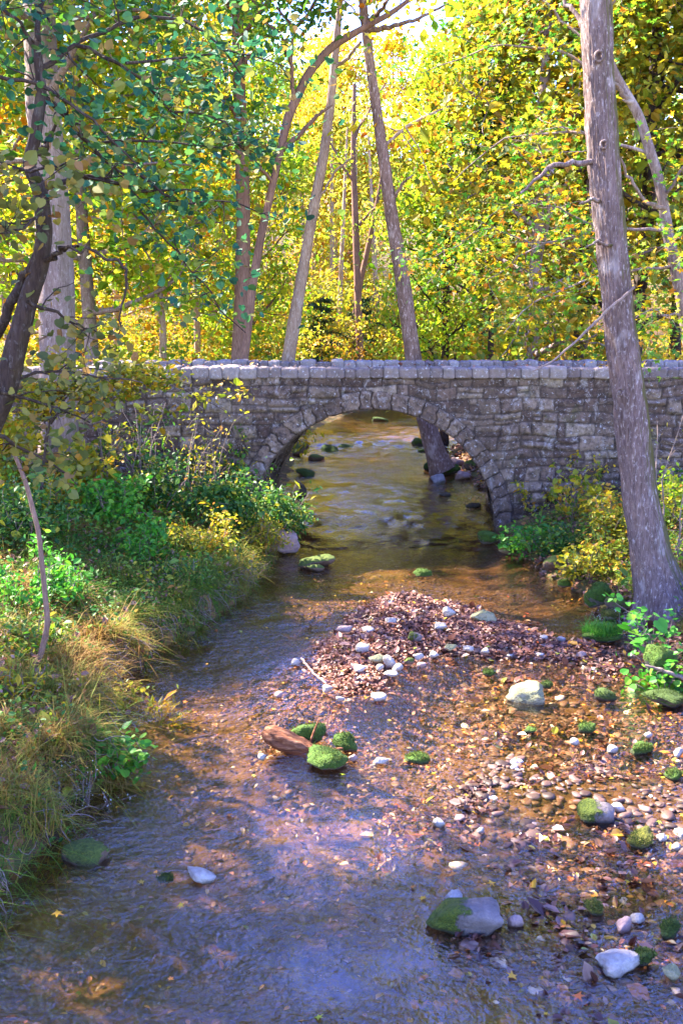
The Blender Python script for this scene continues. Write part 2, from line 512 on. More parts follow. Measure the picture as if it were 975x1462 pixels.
def wall_face(y0, xa, xb, step, seed, xoff, facing=-1, ztop=CT + .05):
    xs = np.arange(xa, xb, step); zs = np.arange(-.7, ztop, step)
    X, Z = np.meshgrid(xs, zs, indexing='ij')
    dist, ids = stone_field(X, Z, seed)
    h, rr = rock_relief(X, Z, dist, ids)
    Y = y0 + facing * h
    rad = np.hypot(X - AX - xoff, Z)
    keep = (rad > AR + RT * .55) | (Z < -.65)
    Fc = grid_faces(len(xs), len(zs))
    if facing > 0:
        Fc = Fc[:, ::-1]
    kf = keep.ravel()[Fc].all(1)
    mb = MB()
    V = np.stack([X, Y, Z], -1).reshape(-1, 3)
    used = np.unique(Fc[kf]); remap = np.full(len(V), -1); remap[used] = np.arange(len(used))
    mb.add(V[used], remap[Fc[kf]], (rr * .75 + .25 * _hash(ids, ids * 0 + 3, ids * 0)).ravel()[used], (1 - sstep(.004, .022, dist)).ravel()[used])
    return mb
bpart(wall_face(BY, -8.5, 9.5, .02, 11, 0), 'stone_wall')
bpart(wall_face(BY + BD, -8.5, 9.5, .06, 12, BD * SKEW, 1), 'stone_wall')

def ring(y0, xoff, facing, seed):
    r = np.random.default_rng(seed)
    a0, a1 = -.12, math.pi + .12
    th = np.linspace(a0, a1, 620); rad = np.linspace(0, 1, 26)
    cuts = [a0 - .05]
    while cuts[-1] < a1 + .1:
        cuts.append(cuts[-1] + r.uniform(.075, .15))
    cuts = np.array(cuts)
    T, Q = np.meshgrid(th, rad, indexing='ij')
    # first rows run back under the arch
    back = np.clip((.22 - Q) / .22, 0, 1)
    R = np.where(Q < .22, 0, (Q - .22) / .78)
    Tw = T + .02 * fbm(xyz(T * 9, R * 3, seed), 2, 4)
    si = np.clip(np.searchsorted(cuts, Tw) - 1, 0, len(cuts) - 2)
    ids = si + seed * 100
    top = RT * (.93 + .16 * _hash(ids, ids * 0 + 4, ids * 0))
    dist = np.minimum(np.minimum(Tw - cuts[si], cuts[si + 1] - Tw) * (AR + R * RT), (1 - R) * RT)
    rr = _hash(ids, ids * 0 + 2, ids * 0 + 9)
    e = sstep(0, .03, dist)
    h = .026 + e * (.022 + .024 * rr) + e * .014 * fbm(xyz(T * 18, R * 4, rr * 20), 4, 6)
    h = np.where(R < .05, h * .6, h)
    rr_ = AR + R * top - (Q < .22) * .012 * fbm(xyz(T * 16, Q * 6, 2), 3, 7) + (1 - e) * .012
    X = AX + xoff + np.cos(T) * rr_ + SKEW * back * .5 * -facing
    Z = np.sin(T) * rr_
    Y = y0 + facing * np.where(back > 0, h * (1 - back) - back * .5, h)
    Fc = grid_faces(len(th), len(rad))
    mb = MB()
    mb.add(np.stack([X, Y, Z], -1), Fc if facing < 0 else Fc[:, ::-1], (.34 + .48 * rr).ravel(), (1.25 * (1 - sstep(.003, .018, dist))).ravel() * (R > 0).ravel())
    return mb
bpart(ring(BY, 0, -1, 3), 'arch_ring')
bpart(ring(BY + BD, BD * SKEW, 1, 4), 'arch_ring')
# the barrel between the two rings
th = np.linspace(-.3, math.pi + .3, 160); ys = np.linspace(.3, BD - .3, 60)
T, Y = np.meshgrid(th, ys, indexing='ij')
dist, ids = stone_field(T * AR, Y, 31, .15, .3, .2, .5)
h, rr = rock_relief(T * AR, Y, dist, ids, .03)
mb = MB(); mb.add(np.stack([AX + SKEW * Y + np.cos(T) * (AR + .035 - h), BY + Y, np.sin(T) * (AR + .035 - h)], -1), grid_faces(160, 60)[:, ::-1], (rr * .6).ravel(), (1 - sstep(.004, .022, dist)).ravel())
bpart(mb, 'vault')
# roadway slab between the parapets, with end walls
def box(mb, x0, x1, y0, y1, z0, z1, rnd=.4):
    V = np.array([[x, y, z] for x in (x0, x1) for y in (y0, y1) for z in (z0, z1)], float)
    mb.add(V, np.array([[0, 1, 3, 2], [4, 6, 7, 5], [0, 4, 5, 1], [2, 3, 7, 6], [0, 2, 6, 4], [1, 5, 7, 3]]), rnd)
mb = MB(); box(mb, -8.4, 9.4, BY + .46, BY + BD - .46, 2.20, 2.34)
bpart(mb, 'roadway')
mb = MB(); box(mb, -8.4, 9.4, BY + .42, BY + .45, 2.22, CT + .02); box(mb, -8.4, 9.4, BY + BD - .45, BY + BD - .42, 2.22, CT + .02)
bpart(mb, 'parapet_back')

def coping(y0, y1, xa, xb, seed, z0=CT, hh=.19, lo=.17, hi=.31):
    """one row of rounded coping stones swept over the top of a parapet"""
    r = np.random.default_rng(seed)
    xs = np.arange(xa, xb, .012)
    cuts = [xa]
    while cuts[-1] < xb:
        cuts.append(cuts[-1] + r.uniform(lo, hi))
    cuts[-1] = xb + 1e-3
    cuts = np.array(cuts)
    prof = []
    rc = .045
    yf, yb = y0 - .065, y1 + .065
    prof += [(yf + .09, z0), (yf + .02, z0)] + [(yf, z0 + t * (hh - rc)) for t in np.linspace(.08, 1, 9)]
    prof += [(yf + rc - rc * math.cos(a), z0 + hh - rc + rc * math.sin(a)) for a in np.linspace(.25, math.pi / 2, 5)]
    prof += [(yf + rc + t * (yb - yf - 2 * rc), z0 + hh) for t in np.linspace(.07, 1, 14)]
    prof += [(yb - rc + rc * math.sin(a), z0 + hh - rc + rc * math.cos(a)) for a in np.linspace(.3, math.pi / 2, 4)]
    prof += [(yb, z0 + .02), (yb - .09, z0)]
    prof = np.array(prof)
    nrm = np.gradient(prof, axis=0); nrm = np.stack([-nrm[:, 1], nrm[:, 0]], 1); nrm = unit(nrm)
    X, S = np.meshgrid(xs, np.arange(len(prof)), indexing='ij')
    wob = .014 * fbm(xyz(prof[S, 0] * 5, prof[S, 1] * 5, X * 3), 2, 5)
    si = np.clip(np.searchsorted(cuts, X + wob) - 1, 0, len(cuts) - 2)
    d = np.minimum(X + wob - cuts[si], cuts[si + 1] - X - wob)
    ids = si + seed * 1000
    rr = _hash(ids, ids * 0 + 2, ids * 0 + 9); r2 = _hash(ids, ids * 0 + 6, ids * 0 + 1)
    e = np.sqrt(np.clip(d / .05, 0, 1))
    h = (e - 1) * .032 + (rr - .5) * .03 + .012 * fbm(xyz(X * 10, prof[S, 0] * 10, prof[S, 1] * 10 + rr * 9), 4, 15)
    top = (prof[S, 1] - z0) / hh
    V = np.stack([X, prof[S, 0] + nrm[S, 0] * -h * -1, prof[S, 1] + nrm[S, 1] * h + (r2 - .5) * .03 * top], -1)
    mb = MB(); mb.add(V, grid_faces(len(xs), len(prof))[:, ::-1], (.35 + .65 * rr).ravel(), (1 - sstep(.0, .014, d)).ravel())
    return mb
m = NT('coping_stone')
v = m.coord()
c = m.ramp(m.attr('rnd'), [(.3, (.12, .084, .075)), (.6, (.20, .15, .135)), (1, (.30, .24, .21))])
c = m.mix(m.ramp(m.noise(v, 9, 6, .7), [(.4, (0, 0, 0)), (.7, (.6, .6, .6))]), c, (.10, .085, .085))
c = m.mix(m.ramp(m.noise(v, 23, 4, .7), [(.58, (0, 0, 0)), (.68, (.7, .7, .7))]), c, (.52, .50, .52))
c = m.mix(m.math('MULTIPLY', m.attr('aux'), .8), c, (.05, .04, .04))
m.pbr(c, .9, m.bump(m.noise(v, 36, 5, .7), .5, .02), .15)
COPE = m.m
bpart(coping(BY, BY + .45, -8.5, 9.5, 41), 'coping', COPE)
bpart(coping(BY + BD - .45, BY + BD, -4.72, 9.5, 43, CT + .035, .19), 'coping', COPE)

# ================================================================== materials for plants
YEL = leaf_mat('yellow_leaves', [(0, (.56, .46, .012)), (.35, (.66, .56, .02)), (.6, (.40, .44, .015)), (.82, (.70, .34, .012)), (1, (.60, .16, .012))], .55)
LIME = leaf_mat('lime_leaves', [(0, (.16, .34, .012)), (.35, (.32, .46, .018)), (.65, (.54, .50, .02)), (.85, (.10, .26, .012)), (1, (.60, .24, .012))], .55)
GREEN = leaf_mat('green_leaves', [(0, (.035, .115, .012)), (.4, (.08, .20, .015)), (.75, (.17, .29, .015)), (.93, (.40, .36, .018)), (1, (.42, .17, .015))], .5)
OLIVE = leaf_mat('olive_leaves', [(0, (.09, .14, .012)), (.35, (.24, .25, .014)), (.65, (.42, .34, .012)), (.9, (.40, .18, .012)), (1, (.10, .20, .015))], .5)
TEAL = leaf_mat('bluish_green_leaves', [(0, (.012, .065, .036)), (.4, (.030, .13, .055)), (.65, (.065, .18, .04)), (.85, (.18, .22, .03)), (1, (.28, .14, .03))], .4, .6)
DULL = leaf_mat('dull_green_leaves', [(0, (.06, .075, .02)), (.4, (.12, .14, .03)), (.7, (.24, .22, .04)), (1, (.26, .12, .04))], .4, .65)
CEDAR = leaf_mat('cedar_needles', [(0, (.008, .030, .010)), (.5, (.015, .055, .012)), (.9, (.04, .085, .012)), (1, (.16, .10, .012))], .2, .6)
STAR = leaf_mat('sweetgum_leaves', [(0, (.05, .19, .015)), (.45, (.15, .32, .018)), (.66, (.50, .50, .02)), (.85, (.70, .42, .015)), (1, (.62, .16, .015))], .5)
BUSHG = leaf_mat('bush_leaves', [(0, (.02, .085, .015)), (.5, (.05, .15, .018)), (.85, (.12, .23, .02)), (1, (.45, .36, .02))], .38)
BRIGHT = leaf_mat('bright_green_leaves', [(0, (.035, .19, .015)), (.6, (.075, .29, .02)), (1, (.19, .38, .025))], .45)
GOLDB = leaf_mat('golden_bush_leaves', [(0, (.10, .16, .012)), (.4, (.26, .27, .012)), (.7, (.52, .42, .015)), (1, (.42, .16, .02))], .45)
GRASS = leaf_mat('grass_blades', [(0, (.05, .15, .010)), (.35, (.13, .23, .014)), (.6, (.25, .23, .02)), (.85, (.34, .20, .035)), (1, (.24, .10, .02))], .35, .7)
MOSSG = leaf_mat('moss_tufts', [(0, (.03, .045, .008)), (.5, (.055, .10, .008)), (.85, (.10, .14, .012)), (1, (.16, .13, .03))], .3, .8)
WETLEAF = leaf_mat('wet_leaves', [(0, (.035, .012, .008)), (.35, (.085, .030, .018)), (.65, (.15, .065, .045)), (.82, (.27, .16, .12)), (.90, (.40, .11, .02)), (.95, (.50, .30, .025)), (1, (.16, .20, .015))], .1, .35)
LITTER = leaf_mat('dead_leaves', [(0, (.085, .028, .018)), (.3, (.17, .060, .038)), (.6, (.25, .11, .075)), (.85, (.36, .21, .15)), (.93, (.45, .13, .02)), (1, (.52, .34, .03))], .15, .45)
SILVER = leaf_mat('silvery_seed_heads', [(0, (.24, .25, .22)), (1, (.46, .46, .42))], .3, .8)

BARK_T1 = bark_mat('grey_mauve_bark', (.085, .052, .045), (.235, .16, .145), (.48, .41, .40), .95, 1.3, 1.3)
BARK_GREY = bark_mat('grey_bark', (.12, .075, .065), (.29, .205, .185), (.46, .39, .37), .35, 1.2, .7)
BARK_PALE = bark_mat('pale_pinkish_bark', (.22, .13, .085), (.46, .32, .23), (.60, .50, .42), 0, 1.0, .6)
BARK_BROWN = bark_mat('reddish_brown_bark', (.11, .055, .04), (.27, .15, .10), None, .1, 1.0, .7)
BARK_DARK = bark_mat('dark_bark', (.02, .012, .010), (.065, .042, .035), (.13, .11, .10), .1, 1.4, .6)
TWIG = bark_mat('twig_bark', (.12, .08, .065), (.26, .19, .16), None, 0, 2.0, .3)

# ================================================================== trees
def px_path(pts, y, dy=0.0):
    """(u, v, width) along a trunk in the photograph -> points and radii standing at distance y (+dy from first to last)"""
    P, R = [], []
    n = len(pts)
    for i, (u, v, w) in enumerate(pts):
        yy = y + dy * i / max(1, n - 1)
        p = at_y(u, v, yy)
        P.append(p); R.append(w * .5 * np.linalg.norm(p - [0, 0, CH]) / F)
    return np.column_stack([P, R])

def trunk_tube(mb, Q, n=60, sides=14, ridge=.0, seed=0, flare=0.0):
    Q = resample(Q, n)
    P, R = Q[:, :3], Q[:, 3]
    V, Fc = tube(P, R, sides)
    V = V.reshape(n, sides, 3)
    d = V - P[:, None]
    dn = unit(d)
    arc = np.cumsum(np.concatenate([[0], np.linalg.norm(np.diff(P, axis=0), axis=1)]))
    a = np.arange(sides) / sides * 2 * np.pi
    A, S = np.meshgrid(a, arc); S = S
    k = 1 + .07 * fbm(xyz(np.cos(A) * 1.2, np.sin(A) * 1.2, S * .9), 3, seed)
    V = P[:, None] + d * k[..., None]
    if ridge:
        q = fbm(xyz(np.cos(A) * 7, np.sin(A) * 7, S * 2.2 + .0), 4, seed + 5, .6)
        V = V + dn * (ridge * (np.abs(q) - .3))[..., None]
    if flare:
        s0 = arc[-1] - S if P[0, 2] > P[-1, 2] else S
        f = flare * np.exp(-s0 / .28) * (1 + .6 * np.sin(A * 4 + 1.1) + .4 * np.sin(A * 7))
        V = V + dn * f[..., None] * R.mean()
    mb.add(V.reshape(-1, 3), Fc)
    return P, R

def limb(mb, p, d, L, r0, seed, sides=6, n=9, wig=.16, up=.1, r1=.25):
    rr = np.random.default_rng(seed)
    P = [np.array(p, float)]; d = unit(np.array(d, float))
    for i in range(n - 1):
        d = unit(d + rr.normal(size=3) * wig + np.array([0, 0, up * .3]))
        P.append(P[-1] + d * L / (n - 1))
    P = np.array(P)
    mb.add(*tube(P, np.linspace(r0, r0 * r1, n), sides))
    return P

def crown_on(limbs, n_per, spread, flat, rr, frac=.35):
    C = []
    for P in limbs:
        k = len(P)
        q = rr.integers(int(k * frac), k, 5)
        for j in q:
            c = P[j] + rr.normal(size=3) * spread * .5
            C.append(c + rr.normal(size=(n_per, 3)) * np.array([spread, spread, spread * flat]))
    return np.concatenate(C)

def grow(H, hb, spread, n_limbs, seed, top_taper=.7, flat=.4, n_per=14, r0=.16, lean=0.0, cl=.42, sub=3):
    """a free standing tree around the origin: trunk mesh builder, leaf centres"""
    rr = np.random.default_rng(seed)
    mb = MB()
    zs = np.linspace(-.4, H * .97, 9)
    P = np.column_stack([lean * zs + np.cumsum(rr.normal(size=9) * .07 * H / 15), np.cumsum(rr.normal(size=9) * .05 * H / 15), zs])
    R = r0 * np.interp(zs / H, [0, .05, .5, 1], [1.25, 1.0, .7, .15])
    P, R = trunk_tube(mb, np.column_stack([P, R]), 40, 9, 0, seed)
    limbs = []
    for i in range(n_limbs):
        t = hb + (1 - hb) * ((i + rr.random()) / n_limbs) * .97
        j = int(t * (len(P) - 1))
        az = i * 2.4 + rr.normal() * .4
        L = spread * (1 - top_taper * ((t - hb) / (1 - hb)) ** 1.3) * rr.uniform(.65, 1.15)
        el = rr.uniform(.1, .6)
        d = np.array([math.cos(az) * math.cos(el), math.sin(az) * math.cos(el), math.sin(el)])
        lp = limb(mb, P[j], d, L, R[j] * .5, seed * 100 + i)
        limbs.append(lp)
        for k in range(sub):
            q = rr.integers(3, 8)
            d2 = unit(lp[q] - lp[q - 1] + rr.normal(size=3) * .75)
            limbs.append(limb(mb, lp[q], d2, L * rr.uniform(.3, .55), R[j] * .2, seed * 1000 + i * 10 + k, 4, 6))
    C = crown_on(limbs, n_per, cl, flat, rr)
    return mb, C

def place_tree(name, loc, label, trunk_me, crown_me, crown_mat=None, trunk_mat=None, s=1.0, rz=0.0, group=None):
    t = empty(name, loc, label, 'tree', group)
    t.scale = (s, s, s); t.rotation_euler = (0, 0, rz)
    for nm, me, mt in (('trunk', trunk_me, trunk_mat), ('crown', crown_me, crown_mat)):
        if me is None:
            continue
        o = bpy.data.objects.new(nm, me); COL.objects.link(o); o.parent = t
        if mt is not None:
            o.material_slots[0].link = 'OBJECT'; o.material_slots[0].material = mt
    return t

def root_part(root, mb, name, mat, smooth=True):
    o = mb.build(name, mat, None, smooth)
    o.parent = root
    o.matrix_parent_inverse.translation = -Vector(root.location)
    return o

protos = []
SPEC = [(15, .22, 3.6, 30, .72), (14, .18, 3.2, 30, .6), (16.5, .30, 3.8, 30, .7), (12.5, .15, 3.0, 28, .75), (17.5, .34, 3.5, 28, .65)]
for i, (h, hb, sp, nl, tt) in enumerate(SPEC):
    mb, C = grow(h, hb, sp, nl, 100 + i, tt, .38, 23, .15)
    cm = MB(); cm.add(*leaves(C, .135, T_OVAL, .55, .3))
    protos.append((mb.mesh('forest_trunk', BARK_PALE), cm.mesh('forest_crown', YEL, False)))

def gz(x, y):
    return float(terrain(np.array([x]), np.array([y]))[0])

# --- the wood behind the bridge: every tree one can tell apart by trunk or crown
FT = [  # u of the trunk at the parapet, distance, prototype, scale, crown, bark, label
    (222, 27, 2, .86, LIME, BARK_PALE, 'pale orange-barked tree rising behind the left end of the bridge parapet'),
    (283, 31, 4, .92, YEL, BARK_PALE, 'tree with the whitest straight trunk behind the left half of the parapet'),
    (118, 25, 1, .82, LIME, BARK_GREY, 'thin mauve-barked tree just right of the thick trunk at the left bridge end'),
    (20, 29, 3, 1.0, YEL, BARK_GREY, 'yellow tree behind the dark leaning limb at the left edge'),
    (170, 36, 0, 1.02, YEL, BARK_PALE, 'bright yellow tree set back on the slope beyond the left end of the bridge'),
    (340, 34, 1, 1.0, LIME, BARK_BROWN, 'lime-leaved tree standing back behind the stout brown trunk'),
    (452, 61, 3, 1.3, YEL, BARK_BROWN, 'narrow brown-trunked yellow tree right of the pale leaning trunk'),
    (640, 30, 1, .90, LIME, BARK_DARK, 'dark-trunked olive tree next right of the tall leaning trunk'),
    (690, 34, 0, .98, GREEN, BARK_DARK, 'green tree behind the hanging star-leaved branches'),
    (758, 24, 3, .80, OLIVE, BARK_GREY, 'mauve-grey trunk rising behind the parapet above the right wall'),
    (800, 32, 2, .92, LIME, BARK_BROWN, 'yellow-green tree standing left of the big grey trunk, beyond the bridge'),
    (920, 25, 1, .84, OLIVE, BARK_DARK, 'blackish-trunked tree directly right of the big leaning grey trunk'),
    (965, 31, 4, .86, LIME, BARK_DARK, 'yellow-green tree at the right edge behind the wall end'),
    (560, 62, 0, 1.3, YEL, BARK_PALE, 'glowing yellow tree far up the valley between the two leaning trunks'),
    (480, 58, 3, 1.5, YEL, BARK_PALE, 'sunlit golden tree far back above the middle of the arch'),
    (620, 60, 2, 1.1, LIME, BARK_BROWN, 'light green tree far back right of the tall leaning trunk'),
    (385, 55, 4, 1.1, LIME, BARK_PALE, 'pale green tree far back left of the arch crown'),
    (730, 43, 4, .98, LIME, BARK_DARK, 'yellow-green tree far back over the right half of the arch'),
    (-60, 23, 2, 1.0, GREEN, BARK_GREY, 'yellow-green tree just off the left end of the bridge'),
    (1020, 24, 0, 1.0, OLIVE, BARK_DARK, 'olive and orange tree at the right edge behind the end of the wall'),
    (835, 27, 4, .95, LIME, BARK_DARK, 'tall lime tree hidden by the big grey trunk, just beyond the bridge'),
    (860, 41, 0, 1.1, GREEN, BARK_DARK, 'green tree far back hidden behind the big grey trunk'),
    (270, 46, 2, 1.08, LIME, BARK_PALE, 'lime tree high on the left slope behind the white trunk'),
    (80, 42, 4, 1.0, GREEN, BARK_PALE, 'green tree high on the left slope behind the thick trunk'),
]
for i, (u, y, pi, s, cmat, bmat, lab) in enumerate(FT):
    x = at_y(u, 500, y)[0]
    low = 440 < u < 680 or y > 34                 # low crowns up the valley: sky and sun reach the stream there
    top = CH + y * (.29 if low else .34 if 190 < u < 700 else .80)
    s = min(s if low else s * 1.5, (top - gz(x, y)) / SPEC[pi][0])
    place_tree('forest_tree', (x, y, gz(x, y)), lab, protos[pi][0], protos[pi][1], cmat, bmat, s, i * 1.7, 'trees in the wood behind the bridge')

for i, (x, y, pi, s, cm_, lab) in enumerate(((-7.6, 8.4, 0, .9, LIME, 'unseen lime tree added for shade on the left bank abreast of the drift log'), (-10.6, 16.4, 3, .95, LIME, 'unseen lime tree added for shade on the left bank close to the bridge end'), (-8.2, 4.6, 1, .95, YEL, 'unseen yellow tree added for shade on the left bank nearest to the viewer'))):  # out-of-view trees added so their crowns shade the stream from the sun
    place_tree('forest_tree', (x, y, gz(x, y)), lab, protos[pi][0], protos[pi][1], cm_, BARK_GREY, s, i * 2.1, 'added shade trees on the left bank')

# --- far wood, one mass
mb = MB()
r = np.random.default_rng(55)
tb = MB()
for k in range(95):
    y = r.uniform(50, 92); x = r.uniform(-.46, .46) * y + r.normal()
    z = gz(x, y); h = r.uniform(11, 17) * (1 if abs(x) > 5 else .9)
    nb = 30
    h = min(h, CH + y * .30 - z) if abs(x) < .25 * y else h
    t = r.random(nb) ** .8
    cc = np.column_stack([x + r.normal(size=nb) * 2.0 * (1.15 - t), y + r.normal(size=nb) * 1.8, z + 1.0 + t * (h - 1.0)])
    C = (cc[:, None] + r.normal(size=(nb, 34, 3)) * np.array([.75, .75, .36])).reshape(-1, 3)
    base = r.random()
    mb.add(*leaves(C, .27, T_LONG, .5, .3, rnd=np.clip(base * .75 + r.random(len(C)) * .3, 0, 1), jit=.25))
    tb.add(*tube(np.column_stack([x + np.linspace(0, r.normal() * .6, 6), np.full(6, y), np.linspace(z - .3, z + h * .9, 6)]), np.linspace(.17, .04, 6), 6))
    tb.a[-1] = np.full(len(tb.v[-1]), .5)
fw = mb.build('far_wood', leaf_mat('far_leaves', [(0, (.20, .42, .03)), (.35, (.46, .58, .05)), (.62, (.74, .64, .06)), (.85, (.74, .42, .025)), (1, (.30, .42, .03))], .5), None, False)
tag(fw, 'sunlit yellow wood filling the head of the valley', 'woods', kind='stuff')
o = tb.build('far_trunk_stems', BARK_PALE, fw); o['kind'] = 'stuff'
o.name = 'trunk_stems'

# --- understorey on the forest floor, one mass nobody could count
r = np.random.default_rng(56)
mb = MB(); tb = MB()
for k in range(420):
    y = r.uniform(20.8, 52); x = r.uniform(-.42, .42) * y
    xl, xr = edges(np.array([y]), np.array([x]))
    if xl[0] - .7 < x < xr[0] + .7:
        continue
    z = gz(x, y); h = r.uniform(.8, 2.6) * (1.0 + .35 * (y > 28))
    nb = 9
    cc = np.column_stack([x + r.normal(size=nb) * .55, y + r.normal(size=nb) * .5, z + .15 + r.random(nb) * h])
    C = (cc[:, None] + r.normal(size=(nb, 26, 3)) * np.array([.30, .30, .13])).reshape(-1, 3)
    base = r.random()
    mb.add(*leaves(C, .115, T_OVAL, .6, .3, rnd=np.clip(base * .7 + r.random(len(C)) * .35, 0, 1)))
for k in range(150):
    y = r.uniform(43.5, 56); x = r.uniform(-7, 9); z = gz(x, y); h = r.uniform(1.5, 5.0)
    xl, xr = edges(np.array([y]), np.array([x]))
    if xl[0] - .3 < x < xr[0] + .3 and y < 47:
        continue
    nb = 12
    cc = np.column_stack([x + r.normal(size=nb) * .7, y + r.normal(size=nb) * .6, z + .1 + r.random(nb) * h])
    C = (cc[:, None] + r.normal(size=(nb, 26, 3)) * np.array([.40, .40, .18])).reshape(-1, 3)
    mb.add(*leaves(C, .16, T_OVAL, .6, .3, rnd=np.clip(r.uniform(.35, .75) + r.normal(size=len(C)) * .12, 0, 1)))
us = mb.build('understorey_foliage', leaf_mat('understorey_leaves', [(0, (.06, .17, .012)), (.3, (.20, .32, .015)), (.55, (.46, .40, .018)), (.8, (.60, .30, .015)), (1, (.42, .13, .015))], .5), None, False)
tag(us, 'yellow-green saplings and brush covering the forest floor beyond the bridge', 'undergrowth', kind='stuff')

# --- individual trees read from the photograph
def traced_tree(name, label, y, pts, bark, dy=0.0, n=70, sides=16, ridge=0, flare=0, seed=1, stubs=(), crown=None, group=None, extra=()):
    Q = px_path(pts, y, dy)
    base = Q[-1, :3]
    t = empty(name, tuple(base), label, 'tree', group)
    mb = MB()
    P, R = trunk_tube(mb, Q, n, sides, ridge, seed, flare)
    root_part(t, mb, 'trunk', bark)
    for path, yb, ddy in stubs:
        b = MB(); q = px_path(path, yb, ddy); q = resample(q, 18)
        q[1:-1, :3] += .012 * np.random.default_rng(len(path)).normal(size=(16, 3))
        b.add(*tube(q[:, :3], q[:, 3], 8))
        root_part(t, b, 'branch', bark)
    return t, P, R

def traced_crown(t, limbs_px, leafmat, tmpl, size, n_per, spread, flat, seed, bark, bias=.6, droop=.3, sub=4, subL=.5, name='crown', frac=.25, wk=1.0):
    """branches given in photo pixels with distance, twigs grown on them, leaves on the twigs"""
    rr = np.random.default_rng(seed)
    limbs = []
    for path, y0, dy in limbs_px:
        bb = MB()
        q = resample(px_path([(a_, b_, c_ * wk) for a_, b_, c_ in path], y0, dy), 14)
        q[1:, :3] += np.cumsum(rr.normal(size=(13, 3)), 0) * .018 * min(1.0, y0 / 12)
        bb.add(*tube(q[:, :3], q[:, 3], 6)); limbs.append(q[:, :3])
        for k in range(sub):
            j = rr.integers(3, 14)
            d = unit(q[j, :3] - q[j - 1, :3] + rr.normal(size=3) * np.array([.8, .8, .5]))
            limbs.append(limb(bb, q[j, :3], d, subL * rr.uniform(.5, 1.3), max(.004, q[j, 3] * .5), seed * 77 + k + 13 * j, 4, 7, .18, -.05))
        root_part(t, bb, 'branch', bark)
    C = crown_on(limbs, n_per, spread, flat, rr, frac)
    cm = MB(); cm.add(*leaves(C, size, tmpl, bias, droop, jit=.2))
    root_part(t, cm, name, leafmat, False)

# the big grey trunk on the right bank
t1, _, _ = traced_tree('leaning_tree', 'big grey-mauve tree trunk leaning left on the right bank before the bridge', 11.2,
    [(838, -420, 30), (843, -180, 34), (850, 0, 37), (854, 100, 38), (861, 230, 38), (876, 380, 39), (884, 470, 41), (897, 560, 43), (912, 700, 46), (929, 800, 53), (944, 850, 66), (954, 890, 88)],
    BARK_T1, 0, 420, 110, .020, .75, 3,
    stubs=[([(862, 234, 9), (838, 231, 8), (805, 234, 6.5), (784, 238, 6), (766, 258, 4.5), (742, 276, 3)], 11.2, -.5),
           ([(784, 238, 4), (788, 246, 3), (782, 254, 1.5)], 10.9, -.1),
           ([(872, 288, 7), (846, 286, 5), (826, 292, 2.5)], 11.2, -.3),
           ([(878, 352, 5), (852, 346, 3.5), (834, 355, 1.5)], 11.1, -.3),
           ([(846, 60, 8), (822, 22, 6), (800, -10, 4)], 11.2, .4)])
for (u, v, s) in ((855, 80, .05), (862, 206, .04), (885, 560, .04), (856, 345, .03)):
    p = at_y(u, v, 10.99); a = np.linspace(0, 2 * np.pi, 16, endpoint=False)
    ringP = np.stack([p[0] + np.cos(a) * s * .8, np.full(16, p[1] + .02) + .008 * np.sin(a * 3), p[2] + np.sin(a) * s], -1)
    kb = MB(); kb.add(*tube(np.vstack([ringP, ringP[:2]]), s * .32, 6)); root_part(t1, kb, 'knot', BARK_T1)

# the stout trunk on the left, before the wall
t2, _, _ = traced_tree('stout_tree', 'stout mauve-grey trunk standing before the left end of the bridge wall', 15.6,
    [(40, -320, 30), (48, -100, 34), (55, 0, 36), (60, 120, 40), (74, 280, 44), (81, 400, 47), (83, 520, 48), (84, 620, 52), (87, 690, 60), (88, 725, 74)], BARK_GREY, 0, 160, 48, .014, .25, 6,
    stubs=[([(62, 150, 14), (95, 90, 9), (130, 30, 6), (160, -40, 4)], 15.6, -.8)])

traced_crown(t2, [([(50, -60, 10), (120, -140, 7), (200, -200, 4)], 15.6, -2), ([(44, -180, 9), (-60, -250, 6), (-140, -300, 3)], 15.6, 1), ([(42, -250, 8), (120, -320, 5), (190, -400, 3)], 15.6, -1), ([(40, -300, 8), (20, -420, 5), (40, -500, 3)], 15.6, -1.5),
                  ([(50, -90, 9), (-40, -130, 6), (-120, -120, 3)], 15.6, -2), ([(58, 60, 10), (120, 20, 7), (220, 10, 4), (290, 40, 2)], 15.6, -1.5), ([(52, -30, 10), (130, -60, 7), (230, -70, 4), (320, -50, 2)], 15.6, -2), ([(56, 40, 9), (0, 10, 6), (-80, 30, 3)], 15.6, -1.5), ([(46, -120, 9), (140, -150, 6), (260, -170, 3)], 15.6, -1.5)],
             GREEN, T_OVAL, .115, 17, .4, .4, 31, BARK_GREY, sub=9, subL=1.5)
traced_crown(t1, [([(846, -120, 14), (920, -200, 9), (1010, -260, 5)], 11.2, 1), ([(842, -260, 12), (760, -330, 8), (700, -420, 4)], 11.2, .5), ([(840, -340, 12), (900, -460, 8), (960, -560, 4)], 11.2, 1), ([(838, -400, 12), (840, -560, 8), (820, -700, 4)], 11.2, 1.5),
                  ([(844, -180, 12), (950, -330, 8), (1060, -400, 4)], 11.2, 2)],
             LIME, T_STAR, .12, 9, .35, .4, 32, BARK_T1, sub=9, subL=1.3)
